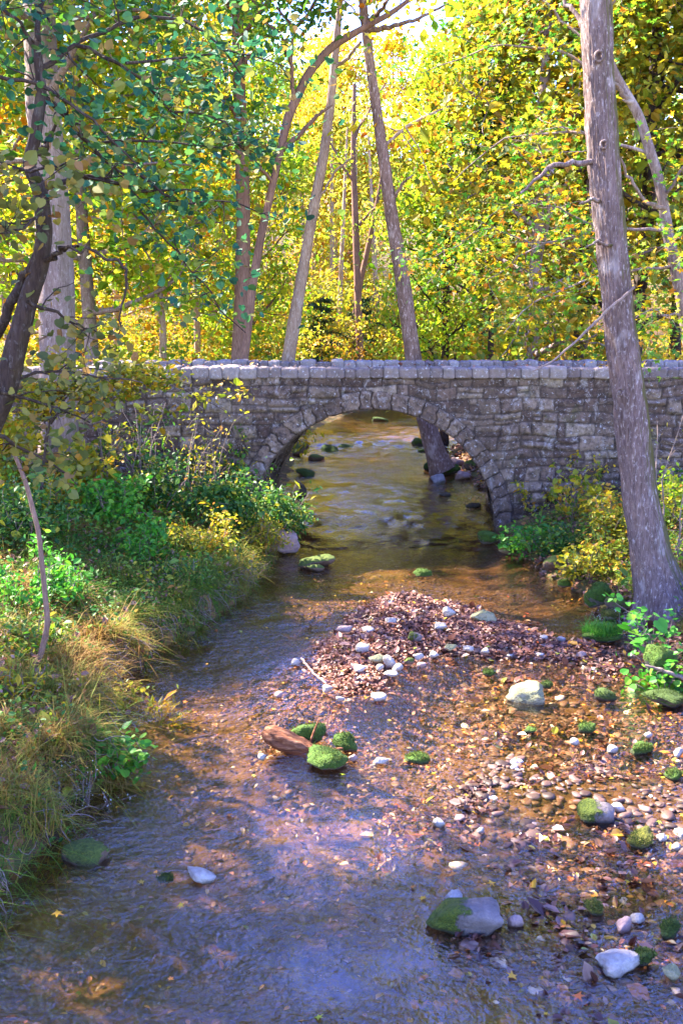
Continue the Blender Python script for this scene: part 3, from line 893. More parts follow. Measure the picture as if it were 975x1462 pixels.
# tall leaner over the stream behind the bridge
t3, _, _ = traced_tree('leaning_tree', 'tall trunk leaning left behind the arch, its foot seen through it', 23.0,
    [(512, -130, 6), (514, -70, 8), (517, 0, 10), (528, 90, 12), (545, 210, 15), (561, 320, 17), (576, 410, 20), (590, 512, 23), (605, 590, 25), (621, 645, 28), (631, 672, 34)], bark_mat('blotched_bark', (.09, .045, .03), (.28, .17, .125), (.62, .47, .40), .1, .9, .6), 0, 110, 26, .012, .2, 8,
    stubs=[([(520, 45, 8), (560, 38, 6), (600, 25, 4), (640, 5, 2.5)], 23, -1), ([(527, 30, 7), (548, 10, 5), (566, -20, 3)], 23, -1), ([(556, 290, 5), (575, 262, 4), (590, 250, 2)], 23, -.5)])
traced_crown(t3, [([(515, -20, 8), (560, -60, 6), (640, -70, 3)], 23, -2), ([(514, -60, 7), (440, -80, 5), (380, -60, 3)], 23, -2), ([(547, 210, 5), (590, 170, 4), (640, 150, 2)], 23, 1)],
             YEL, T_OVAL, .15, 10, .35, .4, 21, BARK_PALE, sub=7, subL=1.6)
# pale leaner to its left
t4, _, _ = traced_tree('leaning_tree', 'pale trunk leaning right behind the parapet left of the arch crown', 25.0,
    [(494, -100, 5), (488, -20, 7), (480, 60, 9), (473, 140, 11), (463, 220, 13), (446, 310, 14), (432, 390, 15), (420, 460, 17), (411, 515, 18), (398, 600, 22), (390, 660, 26)], BARK_PALE, 0, 110, 26, .012, .2, 9,
    stubs=[([(477, 96, 6), (498, 82, 5), (515, 60, 4)], 25, -.5), ([(452, 290, 4), (478, 245, 3), (510, 220, 2)], 25, -.4)])
traced_crown(t4, [([(484, 0, 7), (440, -70, 5), (400, -130, 3)], 25, -2), ([(490, -60, 6), (530, -90, 4), (560, -90, 2)], 25, 2)], YEL, T_OVAL, .15, 10, .35, .4, 22, BARK_PALE, sub=7, subL=1.6)
# slender dark tree leaning far right, crossing them
t5, _, _ = traced_tree('leaning_tree', 'slender forked trunk slanting right across the pale trunk behind the bridge', 22.5,
    [(610, -20, 4), (560, 18, 6), (515, 42, 8), (475, 65, 10), (440, 105, 11), (412, 165, 12), (398, 225, 10), (386, 280, 10), (372, 340, 11), (360, 410, 12), (348, 515, 13), (344, 580, 15)], BARK_BROWN, 0, 110, 18, .006, .1, 10,
    stubs=[([(402, 215, 8), (430, 190, 6), (452, 165, 5), (475, 150, 2)], 22.5, -.4), ([(420, 150, 6), (415, 90, 5), (420, 40, 4), (395, 10, 3)], 22.5, -.6)])
traced_crown(t5, [([(415, 90, 5), (400, 40, 4), (350, 10, 3)], 22, -1), ([(420, 40, 5), (450, 0, 4), (470, -40, 3)], 22, -1), ([(390, 260, 5), (350, 220, 4), (310, 200, 2)], 22.5, -1)], GREEN, T_OVAL, .14, 9, .3, .4, 23, BARK_BROWN, sub=6, subL=1.0)
# stout brown
t6, _, _ = traced_tree('stout_tree', 'stout reddish-brown trunk behind the left half of the bridge parapet', 24.0,
    [(332, -140, 9), (336, -60, 14), (340, 40, 15), (343, 180, 17), (348, 300, 19), (346, 420, 21), (342, 515, 24), (340, 600, 28)], BARK_BROWN, 0, 110, 26, .012, .2, 12,
    stubs=[([(342, 100, 7), (358, 75, 5), (372, 50, 3)], 24, -.4)])
traced_crown(t6, [([(338, 30, 8), (300, -40, 5), (260, -90, 3)], 24, -2), ([(340, 60, 8), (380, 10, 5), (410, -40, 3)], 24, -2), ([(342, 170, 6), (300, 120, 4), (270, 90, 2)], 24, -1), ([(332, -110, 8), (250, -180, 6), (190, -300, 3)], 24, 0)], GREEN, T_OVAL, .14, 10, .35, .4, 24, BARK_BROWN, sub=7, subL=1.4)
# two slender stems between the leaners
t7, _, _ = traced_tree('slender_tree', 'slender grey stem between the two leaning trunks behind the arch crown', 46.0,
    [(506, 120, 5), (504, 230, 7), (508, 330, 9), (511, 430, 10), (514, 515, 11), (514, 580, 12)], BARK_BROWN, 0, 70, 12, .004, .1, 13)
traced_crown(t7, [([(505, 200, 4), (530, 150, 3), (550, 120, 2)], 46, 0), ([(505, 260, 4), (480, 220, 3), (465, 190, 2)], 46, 0), ([(508, 330, 4), (530, 300, 3), (548, 288, 2)], 46, 0)], LIME, T_OVAL, .14, 8, .3, .4, 25, BARK_BROWN, sub=4, subL=.8)
t8, _, _ = traced_tree('slender_tree', 'slender stem leaning right, crossing the grey stem above the arch', 47.0,
    [(548, 230, 3), (540, 280, 5), (528, 340, 7), (515, 400, 8), (505, 460, 9), (498, 515, 10), (493, 570, 11)], BARK_BROWN, 0, 70, 12, .004, .1, 14)
# low cedars behind the parapet
def cedar(label, u, vtop, y, spread, seed, nb=26, v0=None, h0=.12):
    rr = np.random.default_rng(seed)
    p = at_y(u, 500, y); x = p[0]; z0 = gz(x, y); zt = at_y(u, vtop, y)[2]
    t = empty('cedar_tree', (x, y, z0), label, 'tree', 'dark cedars behind the bridge')
    mb = MB(); Ht = zt - z0
    mb.add(*tube(np.column_stack([np.full(8, x), np.full(8, y), np.linspace(z0 - .3, zt, 8)]), np.linspace(.11, .015, 8), 8))
    C, D = [], []
    for i in range(nb):
        tt = h0 + (1 - h0) * (i + rr.random()) / nb
        az = i * 2.4; L = spread * (1.05 - tt) ** .75 * rr.uniform(.6, 1.15)
        P = limb(mb, (x, y, z0 + Ht * tt), (math.cos(az), math.sin(az), .12), L, .022, seed * 50 + i, 4, 8, .09, -.12)
        for q in P[2:]:
            k = 26
            C.append(q + rr.normal(size=(k, 3)) * np.array([.17, .17, .045]) * (.6 + spread * .25))
            D.append(np.repeat(unit(np.array([[math.cos(az), math.sin(az), -.25]])), k, 0))
    C = np.concatenate(C); D = np.concatenate(D)
    root_part(t, mb, 'trunk', BARK_DARK)
    cm = MB(); cm.add(*leaves(C, .16, T_LONG, .8, .2, out=D * 1.2))
    root_part(t, cm, 'crown', CEDAR, False)
cedar('low dark cedar behind the middle of the bridge parapet', 516, 425, 47, 2.0, 71, 22)
cedar('second low dark cedar just left of the slender stems', 458, 425, 44, 1.7, 72, 22)
cedar('tall dark cedar with flat boughs right of the tall leaning trunk', 700, 90, 28, 2.2, 73, 30, None, .5)

# sweetgum with star leaves, rooted out on the right bank
t9, _, _ = traced_tree('sweetgum_tree', 'grey-limbed tree behind the big trunk, hung with yellow star-shaped leaves', 13.0,
    [(840, -60, 5), (855, 40, 8), (877, 105, 10), (912, 165, 12), (940, 255, 13), (955, 345, 15), (972, 420, 17), (990, 520, 20), (1004, 640, 24), (1012, 740, 30)], BARK_GREY, 0, 110, 18, .006, .2, 15,
    stubs=[([(900, 150, 7), (880, 122, 5), (862, 112, 4)], 13, -.3), ([(950, 300, 6), (915, 285, 5), (885, 225, 3)], 13, -.4)])
traced_crown(t9, [([(950, 330, 8), (860, 330, 6), (760, 350, 4), (690, 400, 2)], 13, .6), ([(930, 220, 8), (820, 190, 6), (720, 200, 4), (640, 260, 2)], 13, .8), ([(900, 140, 8), (800, 70, 6), (700, 60, 4), (600, 110, 2)], 13, 1.2),
                  ([(870, 90, 7), (780, 0, 5), (690, -40, 3)], 13, 1), ([(960, 380, 7), (850, 400, 5), (760, 430, 3), (720, 480, 2)], 13, -.4), ([(945, 280, 7), (1000, 200, 5), (1060, 160, 3)], 13, -1),
                  ([(860, 330, 5), (780, 290, 4), (700, 300, 2), (640, 350, 2)], 13.2, .6), ([(960, 380, 6), (1000, 330, 4), (1040, 330, 2)], 12.6, -1), ([(850, 40, 6), (900, -30, 4), (960, -50, 2)], 13, -.5),
                  ([(975, 450, 6), (930, 440, 4), (890, 470, 2)], 13, -.7), ([(760, 350, 4), (700, 330, 3), (620, 370, 2)], 13.4, .5)],
             STAR, T_STAR, .086, 11, .25, .4, 26, BARK_GREY, .8, .5, 8, .75, 'crown', .25, .6)

# redbud leaning in from the left bank with round bluish leaves
t10, _, _ = traced_tree('redbud_tree', 'dark crooked tree leaning in at the left edge with round bluish-green leaves', 6.6,
    [(52, 60, 11), (60, 130, 13), (50, 200, 15), (40, 235, 16), (58, 270, 18), (64, 330, 20), (58, 380, 22), (40, 430, 25), (22, 500, 29), (6, 560, 32), (-30, 640, 36), (-80, 780, 42), (-110, 900, 50)], BARK_DARK, 0, 150, 24, .006, .2, 16,
    stubs=[([(62, 360, 12), (30, 400, 13), (0, 470, 14), (-40, 530, 14)], 6.6, .2), ([(60, 375, 8), (85, 358, 6), (112, 352, 4)], 6.6, -.2), ([(50, 225, 9), (62, 215, 8), (78, 180, 4), (80, 160, 2)], 6.6, 0),
           ([(100, 352, 4), (140, 360, 4), (165, 376, 4), (188, 384, 4), (178, 420, 3), (168, 480, 2)], 6.4, .1)])
traced_crown(t10, [([(60, 140, 9), (100, 170, 7), (140, 205, 5), (200, 250, 3)], 6.6, .4), ([(55, 100, 8), (110, 60, 6), (180, 90, 4), (250, 160, 2)], 6.6, .6), ([(0, 110, 5), (70, 118, 5), (110, 150, 4), (170, 200, 3), (200, 240, 2)], 6.4, .2),
                   ([(62, 270, 9), (130, 250, 6), (210, 270, 4), (290, 265, 2)], 6.6, .5), ([(110, 60, 6), (200, 20, 5), (290, 40, 3), (350, 120, 2)], 6.9, .8), ([(200, 250, 4), (260, 290, 3), (330, 290, 2), (395, 320, 1.5)], 6.9, .5),
                   ([(140, 205, 4), (230, 200, 3), (310, 210, 2), (385, 195, 1.5)], 6.9, .6), ([(55, 60, 8), (60, 0, 6), (120, -50, 4), (220, -60, 2)], 6.6, .3), ([(200, 300, 3), (260, 370, 2), (300, 430, 2), (345, 480, 1.5)], 6.9, .4),
                   ([(50, 90, 6), (20, 40, 4), (-20, 10, 3)], 6.6, -.2), ([(250, 160, 3), (320, 160, 2.4), (380, 240, 1.5)], 7.1, .4), ([(180, 90, 4), (260, 70, 3), (330, 60, 2), (400, 90, 1.5)], 7.0, .8)],
             TEAL, T_HEART, .053, 4, .17, .45, 27, BARK_DARK, .75, .35, 8, .38)
traced_crown(t10, [([(20, 240, 5), (60, 250, 4), (120, 230, 2)], 6.3, -.2), ([(62, 300, 5), (30, 330, 4), (-10, 340, 2)], 6.4, -.4), ([(40, 430, 6), (90, 440, 4), (140, 470, 2)], 6.4, .3), ([(0, 560, 6), (50, 570, 4), (120, 600, 2)], 6.4, .5),
                   ([(-20, 620, 6), (40, 640, 4), (110, 680, 2)], 6.4, .5), ([(10, 540, 5), (60, 530, 4), (200, 540, 2)], 6.6, .8)], DULL, T_HEART, .058, 3, .14, .6, 28, BARK_DARK, .6, .4, 6, .36)
# ================================================================== undergrowth on the banks
def bush(name, label, u, y, h, w, mat, tmpl=T_OVAL, size=.05, n_stem=12, n_leaf=900, seed=1, group=None, bias=.6, cat='bush', spread=.07, x=None, lift=0.0, stem_mat=None, droop=.25, fr=.3, xy=None, jitter=.22):
    rr = np.random.default_rng(seed)
    if x is None:
        x = at_y(u, 700, y)[0]
    z = gz(x, y) + lift
    t = empty(name, (x, y, z), label, cat, group)
    sb = MB(); L = []
    for i in range(n_stem):
        az = rr.random() * 6.283; q = rr.random() ** .5
        ex, ey = math.cos(az) * w * .5 * q, math.sin(az) * w * .5 * q
        hh = h * (1 - .55 * q * q) * rr.uniform(.7, 1.05)
        P = limb(sb, (x + ex * .35, y + ey * .35, z - .05), (ex * .8, ey * .8, hh), math.hypot(ex * .7, ey * .7, hh), .006 + .004 * h, seed * 31 + i, 5, 9, jitter * .6, -.02)
        L.append(P)
        for k in range(3):
            j = rr.integers(3, 9)
            L.append(limb(sb, P[j], unit(rr.normal(size=3) + np.array([0, 0, .3])), .3 * h * rr.uniform(.4, 1), .004, seed * 57 + i * 5 + k, 4, 6, .2))
    n_per = max(1, int(n_leaf / (len(L) * 5)))
    C = crown_on(L, n_per, spread, .7, rr, fr)
    root_part(t, sb, 'stems', stem_mat or TWIG).name = 'stalk'
    cm = MB(); cm.add(*leaves(C, size, tmpl, bias, droop))
    root_part(t, cm, 'foliage', mat, False)
    return t

B = [
    ('bush', 'dense dark green bush at the foot of the wall left of the arch', 322, 14.6, 1.0, 1.2, BUSHG, T_OVAL, .065, 22, 3200),
    ('bush', 'feathery dark green plant crowding the left springing of the arch', 402, 15.3, 1.05, .7, BUSHG, T_LONG, .09, 20, 2200),
    ('bush', 'green and yellow bush before the wall, midway between stout trunk and arch', 235, 14.8, 1.2, 1.3, BUSHG, T_OVAL, .06, 20, 2600),
    ('bush', 'leafy mid-green bush on the bank right of the stout trunk foot', 160, 13.6, .95, 1.2, BRIGHT, T_OVAL, .065, 18, 2000),
    ('bush', 'ochre and brown big-leaved bush at the foot of the stout trunk', 92, 14.2, 1.35, 1.1, OLIVE, T_HEART, .09, 16, 1200),
    ('bush', 'shady green bush at the left edge below the crooked dark limb', 25, 12.0, 1.15, 1.4, BUSHG, T_OVAL, .06, 20, 2400),
    ('bush', 'low bush with yellow-green leaves below the dense dark green bush', 290, 13.2, .65, 1.1, GOLDB, T_OVAL, .05, 18, 1700),
    ('bush', 'small bush speckled with yellow blossoms at the water corner below the arch', 375, 14.2, .7, .8, GOLDB, T_LONG, .055, 18, 1500),
    ('bush', 'low bright-leaved bush in the middle of the grassy left bank', 195, 12.4, .55, .9, BRIGHT, T_OVAL, .06, 14, 1000),
    ('bush', 'low green bush at the left edge under the thin curved stick', 40, 10.0, .75, 1.2, BRIGHT, T_OVAL, .055, 16, 1500),
    ('bush', 'sparse tan-stemmed shrub reaching up the bright part of the wall', 268, 15.7, 1.75, .9, OLIVE, T_LONG, .075, 12, 330),
    ('bush', 'sparse leafy shrub against the wall right beside the tan-stemmed one', 345, 15.9, 1.3, .7, GREEN, T_OVAL, .06, 9, 420),
    ('bush', 'bare-stemmed shrub with a few ochre leaves right of the stout trunk', 150, 15.2, 1.9, .8, OLIVE, T_OVAL, .08, 9, 380),
    ('bush', 'bush of mixed yellow and brown leaves between stout trunk and left edge', 45, 14.8, 1.7, 1.3, OLIVE, T_HEART, .085, 16, 1300),
    ('bush', 'golden-green bush against the wall between arch and big grey trunk', 825, 15.5, .95, 1.0, GOLDB, T_HEART, .075, 14, 520),
    ('bush', 'yellowing bush close behind the foot of the big grey trunk', 880, 13.8, .7, 1.0, GOLDB, T_OVAL, .06, 18, 1200),
    ('bush', 'green-gold bush right of the big grey trunk below the wall', 955, 14.2, 1.0, 1.2, LIME, T_OVAL, .065, 18, 1300),
    ('bush', 'low bright green herb at the water edge beside the right abutment', 765, 14.7, .50, .9, BRIGHT, T_OVAL, .06, 14, 900),
    ('bush', 'low mixed green bush on the rocks left of the big trunk foot', 850, 12.9, .60, 1.1, GOLDB, T_OVAL, .06, 18, 1500),
    ('bush', 'small green bush under the golden one near the right abutment', 800, 14.2, .55, .9, BUSHG, T_OVAL, .06, 16, 1300),
]
B += [
    ('bush', 'tall thin-stemmed shrub with narrow green leaves before the left parapet end', 205, 15.3, 2.1, .9, GREEN, T_LONG, .085, 12, 420),
    ('bush', 'grey twiggy shrub with a few yellow leaves left of the arch ring', 305, 15.8, 1.5, .8, GOLDB, T_OVAL, .05, 16, 300),
    ('bush', 'wispy weed with yellow flowers hanging over the bank edge below the bush', 345, 12.9, .5, .7, GOLDB, T_LONG, .04, 16, 700),
    ('bush', 'bushy green weed at the edge of the left bank abreast of the bar', 262, 11.6, .42, .7, BUSHG, T_OVAL, .04, 14, 700),
    ('bush', 'low yellowing weed in the near left grass above the creeper', 130, 8.6, .4, .7, GOLDB, T_OVAL, .045, 12, 500),
    ('bush', 'leafy green weed at the left edge abreast of the drift log', 25, 8.7, .5, .8, GREEN, T_OVAL, .05, 14, 700),
]
for i, b in enumerate(B):
    bush(b[0], b[1], b[2], b[3], b[4], b[5], b[6], b[7], b[8], b[9], b[10], 300 + i, 'bushes along the banks', spread=.085 if b[4] > .8 else .06)

bush('sapling', 'bright green broad-leaved sapling at the right edge before the big trunk', 955, 9.7, 1.0, .5, BRIGHT, T_HEART, .068, 8, 170, 331, None, 1.0, 'sapling', .06, lift=.05)
bush('sapling', 'bright green leafy shoots over the hanging roots at the right edge', 965, 9.1, .5, .5, BRIGHT, T_HEART, .058, 10, 220, 332, None, .8, 'sapling', .07)
bush('sapling', 'yellow-leaved sprig leaning from the left bank over the water', 218, 8.7, .32, .45, GOLDB, T_LONG, .085, 7, 80, 333, None, .6, 'sprig', .05)
bush('sapling', 'yellow-green sprig at the left edge of the grassy bank', 12, 7.6, .45, .3, GOLDB, T_LONG, .09, 6, 60, 334, None, .6, 'sprig', .05)
bush('creeper', 'bright green creeper spilling over the near left bank', 232, 7.15, .34, .55, BRIGHT, T_HEART, .055, 14, 330, 335, None, .9, 'creeper', .06, x=-1.78)
bush('seed_head_plant', 'silvery seed heads drooping from the near left bank to the water', 190, 6.75, .36, .75, SILVER, T_OVAL, .011, 16, 520, 336, None, .3, 'plant', .016, x=-1.95)
bush('seed_head_plant', 'grey-green weed with pale seed heads below the big trunk foot', 888, 10.8, .45, .6, SILVER, T_OVAL, .014, 12, 500, 337, None, .3, 'plant', .03)
bush('bare_shrub', 'bare twiggy shrub before the wall at the right edge', 952, 12.4, 2.3, 1.1, OLIVE, T_OVAL, .05, 9, 45, 338, None, .5, 'shrub', .1)
# sapling whose flat olive sprays hang before the left half of the wall
rr_ = np.random.default_rng(5)
t11 = empty('sapling', (-4.2, 13.2, gz(-4.2, 13.2)), 'olive sapling with flat leafy sprays across the left end of the wall', 'sapling')
mb = MB(); P = limb(mb, (-4.2, 13.2, gz(-4.2, 13.2) - .1), (.15, 0, 1), 2.3, .03, 991, 7, 10, .06)
L = []
for i, (u, v, n) in enumerate(((60, 545, 0), (140, 555, 0), (230, 540, 0), (300, 560, 0), (330, 590, 0), (100, 520, 0), (190, 575, 0), (40, 590, 0))):
    q = at_y(u, v, 13.0 + .5 * rr_.random()); p = P[5 + i % 5]
    s = np.linspace(0, 1, 10)[:, None]; path = p + (q - p) * s + np.array([0, 0, .2]) * np.sin(s * 3.1) + rr_.normal(size=(10, 3)) * .02
    mb.add(*tube(path, np.linspace(.012, .003, 10), 5)); L.append(path)
    for k in range(7):
        L.append(limb(mb, path[rr_.integers(3, 10)], unit(rr_.normal(size=3) * np.array([1, 1, .25])), .42, .004, 900 + i * 10 + k, 4, 7, .15, -.05))
C = crown_on(L, 8, .11, .35, rr_, .3)
root_part(t11, mb, 'trunk', BARK_DARK)
cm = MB(); cm.add(*leaves(C, .075, T_OVAL, .8, .3)); root_part(t11, cm, 'crown', OLIVE, False)

for lab, spots, mt, n0, sd_ in (('thin creeper of green and yellow leaves climbing the wall left of the arch', [(205, 700), (250, 705), (300, 700), (330, 690), (170, 690)], GREEN, 9, 61),
                           ('sparse creeper climbing the wall between the arch and the big trunk', [(770, 740), (800, 735), (840, 720)], GOLDB, 8, 62)):
    rr_ = np.random.default_rng(sd_); mb = MB(); L = []
    for (u, v) in spots:
        p0 = at_y(u, v, BY - .09)
        for k in range(4):
            p = p0.copy(); path = [p.copy()]; d = np.array([rr_.normal() * .35, 0, 1.0])
            for s_ in range(int(rr_.integers(8, 16))):
                d = d + np.array([rr_.normal() * .45, 0, .12]); d = d / np.linalg.norm(d)
                p = p + d * .085; p[1] = BY - .075 + rr_.normal() * .008; path.append(p.copy())
            path = np.array(path); mb.add(*tube(path, np.linspace(.006, .002, len(path)), 5)); L.append(path)
    t = empty('creeper', tuple(L[0][0]), lab, 'creeper')
    root_part(t, mb, 'stalk', TWIG)
    C = crown_on(L, n0, .05, .8, rr_, .15)
    C[:, 1] = np.minimum(C[:, 1], BY - .06)
    cm = MB(); cm.add(*leaves(C, .06, T_OVAL, .2, .8)); root_part(t, cm, 'foliage', mt, False)

# thin curved dead stick rising from the left bank
sb = MB(); q = resample(px_path([(18, 640, 5), (38, 690, 6.5), (56, 760, 7), (63, 830, 7.5), (69, 890, 8), (58, 940, 8), (30, 975, 8), (2, 1000, 8)], 8.4, -.2), 50)
sb.add(*tube(q[:, :3], q[:, 3], 8))
tag(sb.build('curved_stick', bark_mat('stick_bark', (.12, .065, .045), (.27, .165, .12), None, 0, 2, .3)), 'thin pinkish-brown curved stick standing up from the left bank grass', 'stick')

# ---- grass, one mass
r = np.random.default_rng(60)
def scatter(n, x0, x1, y0, y1, ok):
    x = r.uniform(x0, x1, n); y = r.uniform(y0, y1, n)
    xl, xr = edges(y, x)
    k = ok(x, y, xl - x, x - xr)
    x, y = x[k], y[k]
    return np.stack([x, y, terrain(x, y)], 1), (xl - x_ if False else None)
def pts(n, x0, x1, y0, y1, ok):
    x = r.uniform(x0, x1, n); y = r.uniform(y0, y1, n)
    xl, xr = edges(y, x)
    k = ok(x, y, xl - x, x - xr)
    x, y = x[k], y[k]
    return np.stack([x, y, terrain(x, y)], 1)
gm = MB()
tone = lambda p, s: np.clip(.42 + .42 * fbm(xyz(p[:, 0] * .9, p[:, 1] * .9, s), 3, 40) , 0, 1)
def grass(p, L, w, lean, flow=None, shift=0.0):
    V, Fc, _ = blades(p, L, w, lean, flow)
    rn = np.repeat(np.clip(tone(p, 3.0) + r.normal(size=len(p)) * .18 + shift, 0, 1), 8)
    gm.add(V, Fc, rn)
p = pts(105000, -7, -.6, 4.6, 16.2, lambda x, y, dl, dr: (dl > .02) & (dl < 4.0) & (r.random(len(x)) < .75))
grass(p, .14, .0032, 1.0)
p = pts(30000, -4, -.4, 4.6, 15.6, lambda x, y, dl, dr: (dl > -.05) & (dl < .42))
grass(p, .15, .0030, 1.0, np.array([.3, -.05, 0]), .12)
p = pts(60000, 2.4, 7, 8, 16.2, lambda x, y, dl, dr: (dr > .25) & (r.random(len(x)) < .45))
grass(p, .14, .0032, .8, None, .02)
p = pts(52000, -4, -.4, 4.6, 15.8, lambda x, y, dl, dr: (dl > -.09) & (dl < .32))
grass(p, .15, .0030, 1.3, np.array([.35, -.1, -.15]), .18)
c_ = pts(900, -5, -.5, 4.8, 15.8, lambda x, y, dl, dr: (dl > -.02) & ((dl < .5) | (r.random(len(x)) < .4)) & (dl < 3.2))
for lo_, hi_, L_, w_, sh in ((0, 300, .26, .0032, .30), (300, 620, .20, .0035, -.05), (620, 900, .16, .006, -.25)):
    cc_ = c_[lo_:hi_]; k_ = 70 if w_ < .005 else 26
    p = (cc_[:, None] + r.normal(size=(len(cc_), k_, 3)) * np.array([.06, .06, .004])).reshape(-1, 3)
    grass(p, L_, w_, 1.0, None, sh)
grass_o = gm.build('grass', GRASS, None, False)
tag(grass_o, 'fine green and straw-coloured grass overhanging the stream banks', 'grass', kind='stuff')

# ---- low leafy ground cover
gm = MB()
p = pts(42000, -7, -.6, 4.8, 16.3, lambda x, y, dl, dr: (dl > -.02) & (dl < 4.2) & (vnoise(xyz(x * 1.1, y * 1.1, 4)) + .25 * (y - 9) / 6 > -.35))
p[:, 2] += r.random(len(p)) ** 1.5 * .26
gm.add(*leaves(p, .042, T_OVAL, 1.0, .2, rnd=np.clip(tone(p, 8) - .1 + r.normal(size=len(p)) * .2, 0, 1)))
p = pts(15000, 2.4, 7.5, 9.5, 16.4, lambda x, y, dl, dr: (dr > .3) & (vnoise(xyz(x * 1.4, y * 1.4, 4)) > -.3))
p[:, 2] += r.random(len(p)) ** 1.5 * .35
gm.add(*leaves(p, .05, T_OVAL, .9, .2, rnd=np.clip(.55 + r.normal(size=len(p)) * .25, 0, 1)))
tag(gm.build('ground_cover', leaf_mat('ground_cover_leaves', [(0, (.03, .13, .015)), (.4, (.09, .22, .018)), (.7, (.25, .30, .02)), (.9, (.50, .38, .02)), (1, (.40, .18, .05))], .4), None, False),
    'low mixed weeds among the grass on both banks', 'ground cover', kind='stuff')

# ---- roots hanging under the left bank edge, one tangle
rb = MB()
for k in range(260):
    y = r.uniform(8.6, 13.2) if k % 3 else r.uniform(5.2, 8.6)
    xl, xr = edges(np.array([y]), np.array([0.0]))
    x = xl[0] - r.uniform(.02, .16)
    P = limb(rb, (x, y, gz(x - .1, y) + r.uniform(-.05, .04)), (1.0, r.normal() * .7, -1.1), r.uniform(.15, .42), r.uniform(.002, .006), 7000 + k, 4, 8, .35, -.25, .4)
tag(rb.build('bank_roots', TWIG), 'tangled brown roots hanging from the undercut left bank', 'roots', kind='stuff')

# ---- dead leaves, one mass
lm = MB()
p = pts(76000, -1.3, 3.3, 8.0, 13.4, lambda x, y, dl, dr: (dr < .1) & (poly_sd(x, y, BAR) + .30 * vnoise(xyz(x * 2.6, y * 2.6, 1)) + .15 * vnoise(xyz(x * 8, y * 8, 1)) > -.05 - .75 * r.random(len(x)) ** 3) & (r.random(len(x)) < .8)); p[:, 2] += .004 + r.random(len(p)) * .028
lm.add(*leaves(p, .043, T_OVAL, 1.5, 0, rnd=np.clip(r.random(len(p)) ** 1.1 * .9 + (r.random(len(p)) < .04) * .2, 0, 1)))
wl = MB()
p = pts(24000, .2, 3.6, 3.9, 10.4, lambda x, y, dl, dr: (dr < .1) & (vnoise(xyz(x * 1.6, y * 1.6, 7)) + .35 * vnoise(xyz(x * 5, y * 5, 2)) > -.1 - .22 * (x - 1.4)))
p[:, 2] += .006 + r.random(len(p)) * .03
wl.add(*leaves(p, .040, T_OVAL, 1.4, 0, rnd=np.clip(r.random(len(p)) ** 1.25, 0, 1), jit=.45))
p = pts(5000, -2.2, 1.2, 3.9, 15, lambda x, y, dl, dr: (dl < 0))
p[:, 2] += .01 + r.random(len(p)) * .03
wl.add(*leaves(p, .04, T_OVAL, 1.4, 0))
tag(wl.build('sunken_leaves', WETLEAF, None, False), 'wet dark brown leaves matted among the stones of the right shallows', 'leaves', kind='stuff')
p = pts(12000, -6, -.6, 4.8, 16, lambda x, y, dl, dr: (dl > .05) & (dl < 3.5)); p[:, 2] += .02 + r.random(len(p)) * .12
lm.add(*leaves(p, .05, T_OVAL, .9, 0))
p = pts(12000, 2.4, 7, 8, 16, lambda x, y, dl, dr: (dr > -.1)); p[:, 2] += .01 + r.random(len(p)) * .05
lm.add(*leaves(p, .06, T_OVAL, 1.0, 0))
n_ = 420
p = np.stack([r.uniform(-6, 8, n_), BY + np.where(r.random(n_) < .5, r.uniform(.02, .42, n_), BD - r.uniform(.05, .40, n_)), np.full(n_, CT + .215)], 1)
lm.add(*leaves(p, .05, T_OVAL, 1.2, 0))
p = pts(9000, 1.2, 7, 19.5, 30, lambda x, y, dl, dr: (dr > -.5) & (dr < 3)); p[:, 2] += .02
lm.add(*leaves(p, .09, T_OVAL, 1.2, 0))
tag(lm.build('fallen_leaves', LITTER, None, False), 'reddish-brown fallen leaves heaped on the gravel bar and strewn along the stream', 'leaves', kind='stuff')
# scattered bright leaves lying on stones and floating
lm = MB()
p = pts(260, -1.8, 3.3, 4.0, 12.5, lambda x, y, dl, dr: (dl < -.05) & (dr < 0) & ((x > .2) | (r.random(len(x)) < .3)))
p[:, 2] = np.maximum(p[:, 2] + .035, .008)
lm.add(*leaves(p, .05, T_STAR, 2.5, 0, jit=.3))
tag(lm.build('floating_leaves', leaf_mat('bright_fallen_leaves', [(0, (.62, .40, .02)), (.4, (.60, .22, .015)), (.7, (.48, .08, .02)), (1, (.28, .36, .02))], .2), None, False), 'single bright yellow, orange and green leaves lying on the shallows', 'leaves', kind='stuff')

# ---- stones
import bmesh
def ico(sub):
    bm = bmesh.new(); bmesh.ops.create_icosphere(bm, subdivisions=sub, radius=1)
    V = np.array([v.co[:] for v in bm.verts]); Fc = np.array([[v.index for v in f.verts] for f in bm.faces]); bm.free()
    return V, Fc
IV1, IF1 = ico(1); IV2, IF2 = ico(2); IV4, IF4 = ico(4)

def rock_shape(V, seed, facets=13, rough=.05, sharp=9):
    rr = np.random.default_rng(seed)
    n = unit(rr.normal(size=(facets, 3))); d = rr.uniform(.62, 1.0, facets)
    q = np.clip(V @ n.T, .02, None) / d
    rad = (q ** sharp).sum(1) ** (-1 / sharp)
    out = V * np.minimum(rad, 1.35)[:, None]
    out = out * (1 + rough * fbm(V * 2.4 + seed, 4, seed % 97) + rough * .35 * fbm(V * 8 + seed, 2, seed % 89))[:, None]
    lo, hi = out.min(0), out.max(0)
    return (out - (lo + hi) / 2) / ((hi - lo) / 2)

